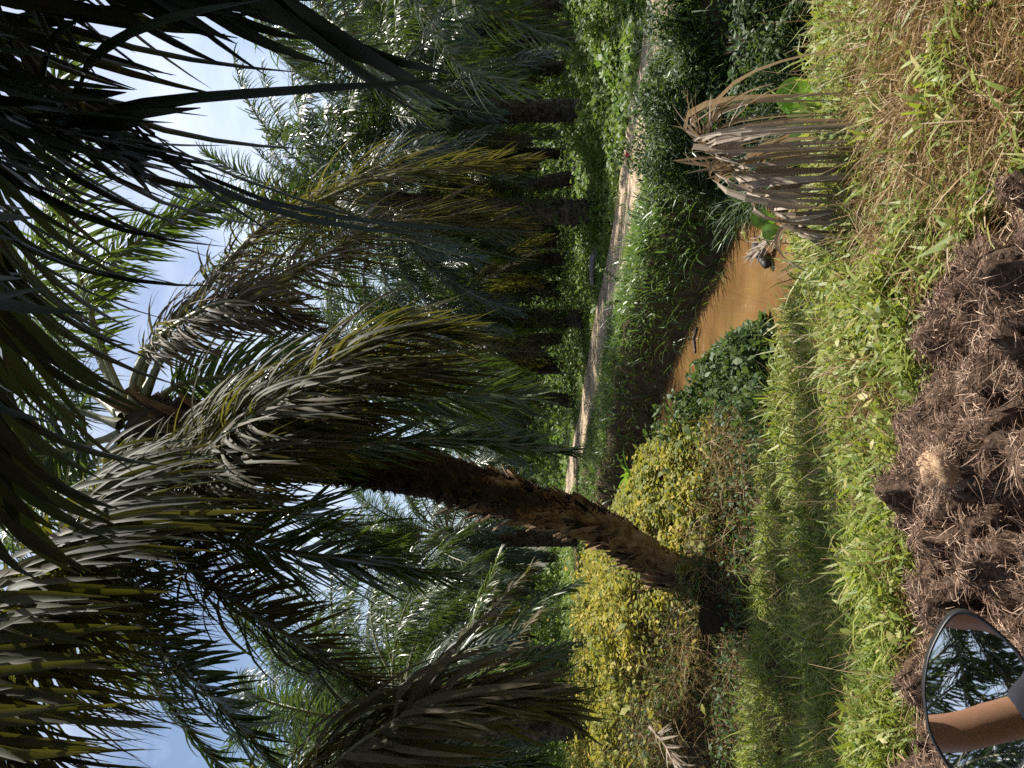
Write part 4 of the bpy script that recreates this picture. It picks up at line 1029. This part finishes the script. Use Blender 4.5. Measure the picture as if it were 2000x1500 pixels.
# ------------------------------------------------------------------ rider and mirror
mc = px(1905, 1355, .70)
vdir = nrm((mc - np.array([0, 0, CAMZ]))[None])[0]
arm_c = np.array([-.335, -.27, 1.50])
rdir = nrm((arm_c + np.array([.10, 0, 0]) - mc)[None])[0]
mn = nrm((rdir - vdir)[None])[0]
cam = np.array([0, 0, CAMZ])
def on_mirror(X, Y):
    d = px(X, Y, 1.0) - cam; t = ((mc - cam) @ mn) / (d @ mn); return cam + d * t
outl = [(1860, 1196), (1877, 1191), (1905, 1199), (1933, 1218), (1968, 1250), (1990, 1274), (2008, 1305), (2022, 1345), (2028, 1395), (2020, 1450), (2000, 1500), (1965, 1532), (1925, 1545), (1885, 1532), (1852, 1499), (1831, 1466), (1814, 1430), (1806, 1385), (1803, 1337), (1811, 1282), (1827, 1243), (1845, 1212)]
O = np.array([on_mirror(*p) for p in outl])
O, _ = spline(list(O) + [O[0]], 73); O = O[:-1]; nO = len(O)
wm = empty('wing_mirror', mc, 'black-rimmed motorcycle mirror at the corner reflecting a raised arm, palms and sky', 'mirror')
cen = O.mean(0)
ring = lambda k, off: cen + (O - cen) * k + mn * off
# glass
rr = [ring(k, .0007 * (1 - (k / .955) ** 2)) for k in (.955, .75, .5, .25, .04)]
V = np.vstack(rr) - mc
F = [(i * nO + j, i * nO + (j + 1) % nO, (i + 1) * nO + (j + 1) % nO, (i + 1) * nO + j) for i in range(4) for j in range(nO)]
F += [(4 * nO + j, 4 * nO + j + 1, 4 * nO + (nO - 2 - j), 4 * nO + (nO - 1 - j)) for j in range(nO // 2 - 1)]
g = Geo(); g.add(V, F, .5); link('glass', g.mesh('glass', [M['mirror']], True), wm)
# rim and back shell
rr = [ring(.95, -.001), ring(.952, .004), ring(.975, .006), ring(1.0, .004), ring(1.012, -.006), ring(1.0, -.02), ring(.9, -.036), ring(.6, -.05), ring(.2, -.055), ring(.02, -.055)]
V = np.vstack(rr) - mc
F = [(i * nO + j, i * nO + (j + 1) % nO, (i + 1) * nO + (j + 1) % nO, (i + 1) * nO + j) for i in range(9) for j in range(nO)]
g = Geo(); g.add(V, F, .5); link('housing', g.mesh('housing', [M['black_plastic']], True), wm)
q, _ = spline([cen - mn * .045 - mc, cen - mn * .06 + np.array([.03, .01, -.08]) - mc, np.array([.06, -.02, -.20]), np.array([.07, -.06, -.33])], 20)
V, F = tube(q, np.full(20, .006), 10); g = Geo(); g.add(V, F, .5); link('stem', g.mesh('stem', [M['black_plastic']], True), wm)

def skin_obj(name, nodes, edges, mat, parent, root_i=0, sub=2):
    me = bpy.data.meshes.new(name); me.from_pydata([n[:3] for n in nodes], edges, [])
    o = link(name, me, parent); me.materials.append(mat)
    md = o.modifiers.new('skin', 'SKIN'); md.use_smooth_shade = True
    sv = me.skin_vertices[0].data
    for i, n in enumerate(nodes):
        rx = n[3]; ry = n[4] if len(n) > 4 else rx
        sv[i].radius = (rx, ry); sv[i].use_root = (i == root_i)
    s = o.modifiers.new('sub', 'SUBSURF'); s.levels = sub; s.render_levels = sub
    return o
# the rider sits behind the lens, both arms raised to hold the phone
pr = empty('person', (0, -.55, .1), 'person in a dark T-shirt with bare raised arm, seen in the mirror', 'person')
sh = (-.24, -.41, 1.33); el = (-.37, -.20, 1.82); wr = (-.13, -.09, 1.67)
body = [(0, -.5, .85, .14, .12), (0, -.5, 1.05, .13, .10), (0, -.47, 1.25, .14, .10), (0, -.45, 1.40, .08, .07), (0, -.44, 1.50, .055), (0, -.42, 1.60, .075, .085), (0, -.42, 1.72, .07, .085),
        sh + (.058,), (-.322, -.30, 1.55, .052), el + (.043,), (-.25, -.145, 1.765, .038), wr + (.027,),
        (.21, -.42, 1.37, .058), (.285, -.32, 1.535, .050), (.36, -.22, 1.70, .043), (.24, -.155, 1.65, .040), (.12, -.09, 1.585, .027),
        (-.12, -.44, .80, .09), (-.2, -.05, .78, .07), (-.2, .0, .45, .05), (-.2, -.02, .12, .035), (-.2, .12, .09, .03),
        (.12, -.44, .80, .09), (.2, -.05, .78, .07), (.2, .0, .45, .05), (.2, -.02, .12, .035), (.2, .12, .09, .03)]
ed = [(0, 1), (1, 2), (2, 3), (3, 4), (4, 5), (5, 6), (2, 7), (7, 8), (8, 9), (9, 10), (10, 11), (2, 12), (12, 13), (13, 14), (14, 15), (15, 16), (0, 17), (17, 18), (18, 19), (19, 20), (20, 21), (0, 22), (22, 23), (23, 24), (24, 25), (25, 26)]
for sgn, wi in ((-1, 11), (1, 16)):
    b = len(body); hz = .075 if sgn < 0 else 0.0; body.append((sgn * .10, -.075, 1.59 + hz, .024)); ed.append((wi, b))
    for k, (dz, ln) in enumerate([(.03, .055), (.01, .065), (-.012, .062), (-.032, .05), (.045, .035)]):
        c0 = len(body); body.append((sgn * .085, -.06, 1.59 + dz + hz, .0095)); body.append((sgn * (.085 - ln * .6), -.052, 1.592 + dz * .9 + hz, .0085)); body.append((sgn * (.085 - ln), -.058, 1.593 + dz * .8 + hz, .007))
        ed += [(b, c0), (c0, c0 + 1), (c0 + 1, c0 + 2)]
off = np.array(pr.location)
bodyl = [(n[0] - off[0], n[1] - off[1], n[2] - off[2]) + tuple(n[3:]) for n in body]
skin_obj('body', bodyl, ed, M['skin'], pr)
loc = lambda L: [(n[0] - off[0], n[1] - off[1], n[2] - off[2]) + tuple(n[3:]) for n in L]
skin_obj('shirt', loc([(0, -.5, .86, .165, .145), (0, -.5, 1.05, .155, .125), (0, -.47, 1.25, .165, .125), (0, -.45, 1.40, .10, .085), (-.225, -.42, 1.33, .085), (-.285, -.345, 1.425, .078), (.2, -.43, 1.37, .085), (.262, -.352, 1.485, .078)]), [(0, 1), (1, 2), (2, 3), (2, 4), (4, 5), (2, 6), (6, 7)], M['shirt'], pr)
skin_obj('trousers', loc([(0, -.5, .83, .17, .15), (-.12, -.44, .79, .11), (-.2, -.05, .78, .088), (-.2, .0, .45, .07), (-.2, -.02, .16, .06), (.12, -.44, .79, .11), (.2, -.05, .78, .088), (.2, .0, .45, .07), (.2, -.02, .16, .06)]), [(0, 1), (1, 2), (2, 3), (3, 4), (0, 5), (5, 6), (6, 7), (7, 8)], M['trouser'], pr)
skin_obj('hair', loc([(0, -.46, 1.66, .07, .07), (0, -.44, 1.76, .078, .088)]), [(0, 1)], M['hair'], pr)

# ------------------------------------------------------------------ light, sky, camera
SUN_EL, SUN_AZ = R(59), R(50)
w = bpy.data.worlds.new('World'); sc.world = w; w.use_nodes = True
nt = w.node_tree; nt.nodes.clear()
out = nt.nodes.new('ShaderNodeOutputWorld'); bg = nt.nodes.new('ShaderNodeBackground')
sky = nt.nodes.new('ShaderNodeTexSky'); sky.sky_type = 'NISHITA'; sky.sun_disc = False
sky.sun_elevation = SUN_EL; sky.sun_rotation = SUN_AZ; sky.air_density = 1.0; sky.dust_density = 1.8; sky.ozone_density = 1.3
tc = nt.nodes.new('ShaderNodeTexCoord')
mp = nt.nodes.new('ShaderNodeMapping'); mp.inputs['Scale'].default_value = (1, 1, 2.2); nt.links.new(tc.outputs['Generated'], mp.inputs['Vector'])
no = nt.nodes.new('ShaderNodeTexNoise'); no.inputs['Scale'].default_value = 2.3; no.inputs['Detail'].default_value = 7; no.inputs['Roughness'].default_value = .55
nt.links.new(mp.outputs[0], no.inputs['Vector'])
cr = nt.nodes.new('ShaderNodeValToRGB'); cr.color_ramp.elements[0].position = .45; cr.color_ramp.elements[1].position = .8
cr.color_ramp.elements[0].color = (0, 0, 0, 1); cr.color_ramp.elements[1].color = (.75, .75, .75, 1)
nt.links.new(no.outputs['Fac'], cr.inputs['Fac'])
mx = nt.nodes.new('ShaderNodeMix'); mx.data_type = 'RGBA'
nt.links.new(cr.outputs['Color'], mx.inputs[0]); nt.links.new(sky.outputs[0], mx.inputs[6]); mx.inputs[7].default_value = (9.6, 9.9, 10.6, 1)
nt.links.new(mx.outputs[2], bg.inputs['Color']); bg.inputs['Strength'].default_value = .08
nt.links.new(bg.outputs[0], out.inputs['Surface'])
sd_ = bpy.data.lights.new('sun', 'SUN'); sd_.energy = 5.0; sd_.angle = R(.5); sd_.color = (1, .95, .86)
so = bpy.data.objects.new('sun', sd_); C.objects.link(so)
dv = Vector((math.sin(SUN_AZ) * math.cos(SUN_EL), math.cos(SUN_AZ) * math.cos(SUN_EL), math.sin(SUN_EL)))
so.rotation_euler = dv.to_track_quat('Z', 'Y').to_euler(); so.location = (8, 20, 40)

cd = bpy.data.cameras.new('camera'); co = bpy.data.objects.new('camera', cd); C.objects.link(co)
cd.sensor_width = 36; cd.lens = FPX / 2000 * 36; cd.clip_start = .02; cd.clip_end = 1000
Fv = Vector((0, CP, SP)); Uv = Vector((0, -SP, CP))
Mx = Matrix.Identity(4)
for i in range(3):
    Mx[i][0] = -Uv[i]; Mx[i][1] = (1, 0, 0)[i]; Mx[i][2] = -Fv[i]
Mx.translation = (0, 0, CAMZ); co.matrix_world = Mx
sc.camera = co
sc.view_settings.view_transform = 'Standard'; sc.view_settings.look = 'None'; sc.view_settings.exposure = 1.0; sc.view_settings.gamma = 1
sc.cycles.use_denoising = False
sc.cycles.max_bounces = 8; sc.cycles.transmission_bounces = 6; sc.cycles.diffuse_bounces = 4
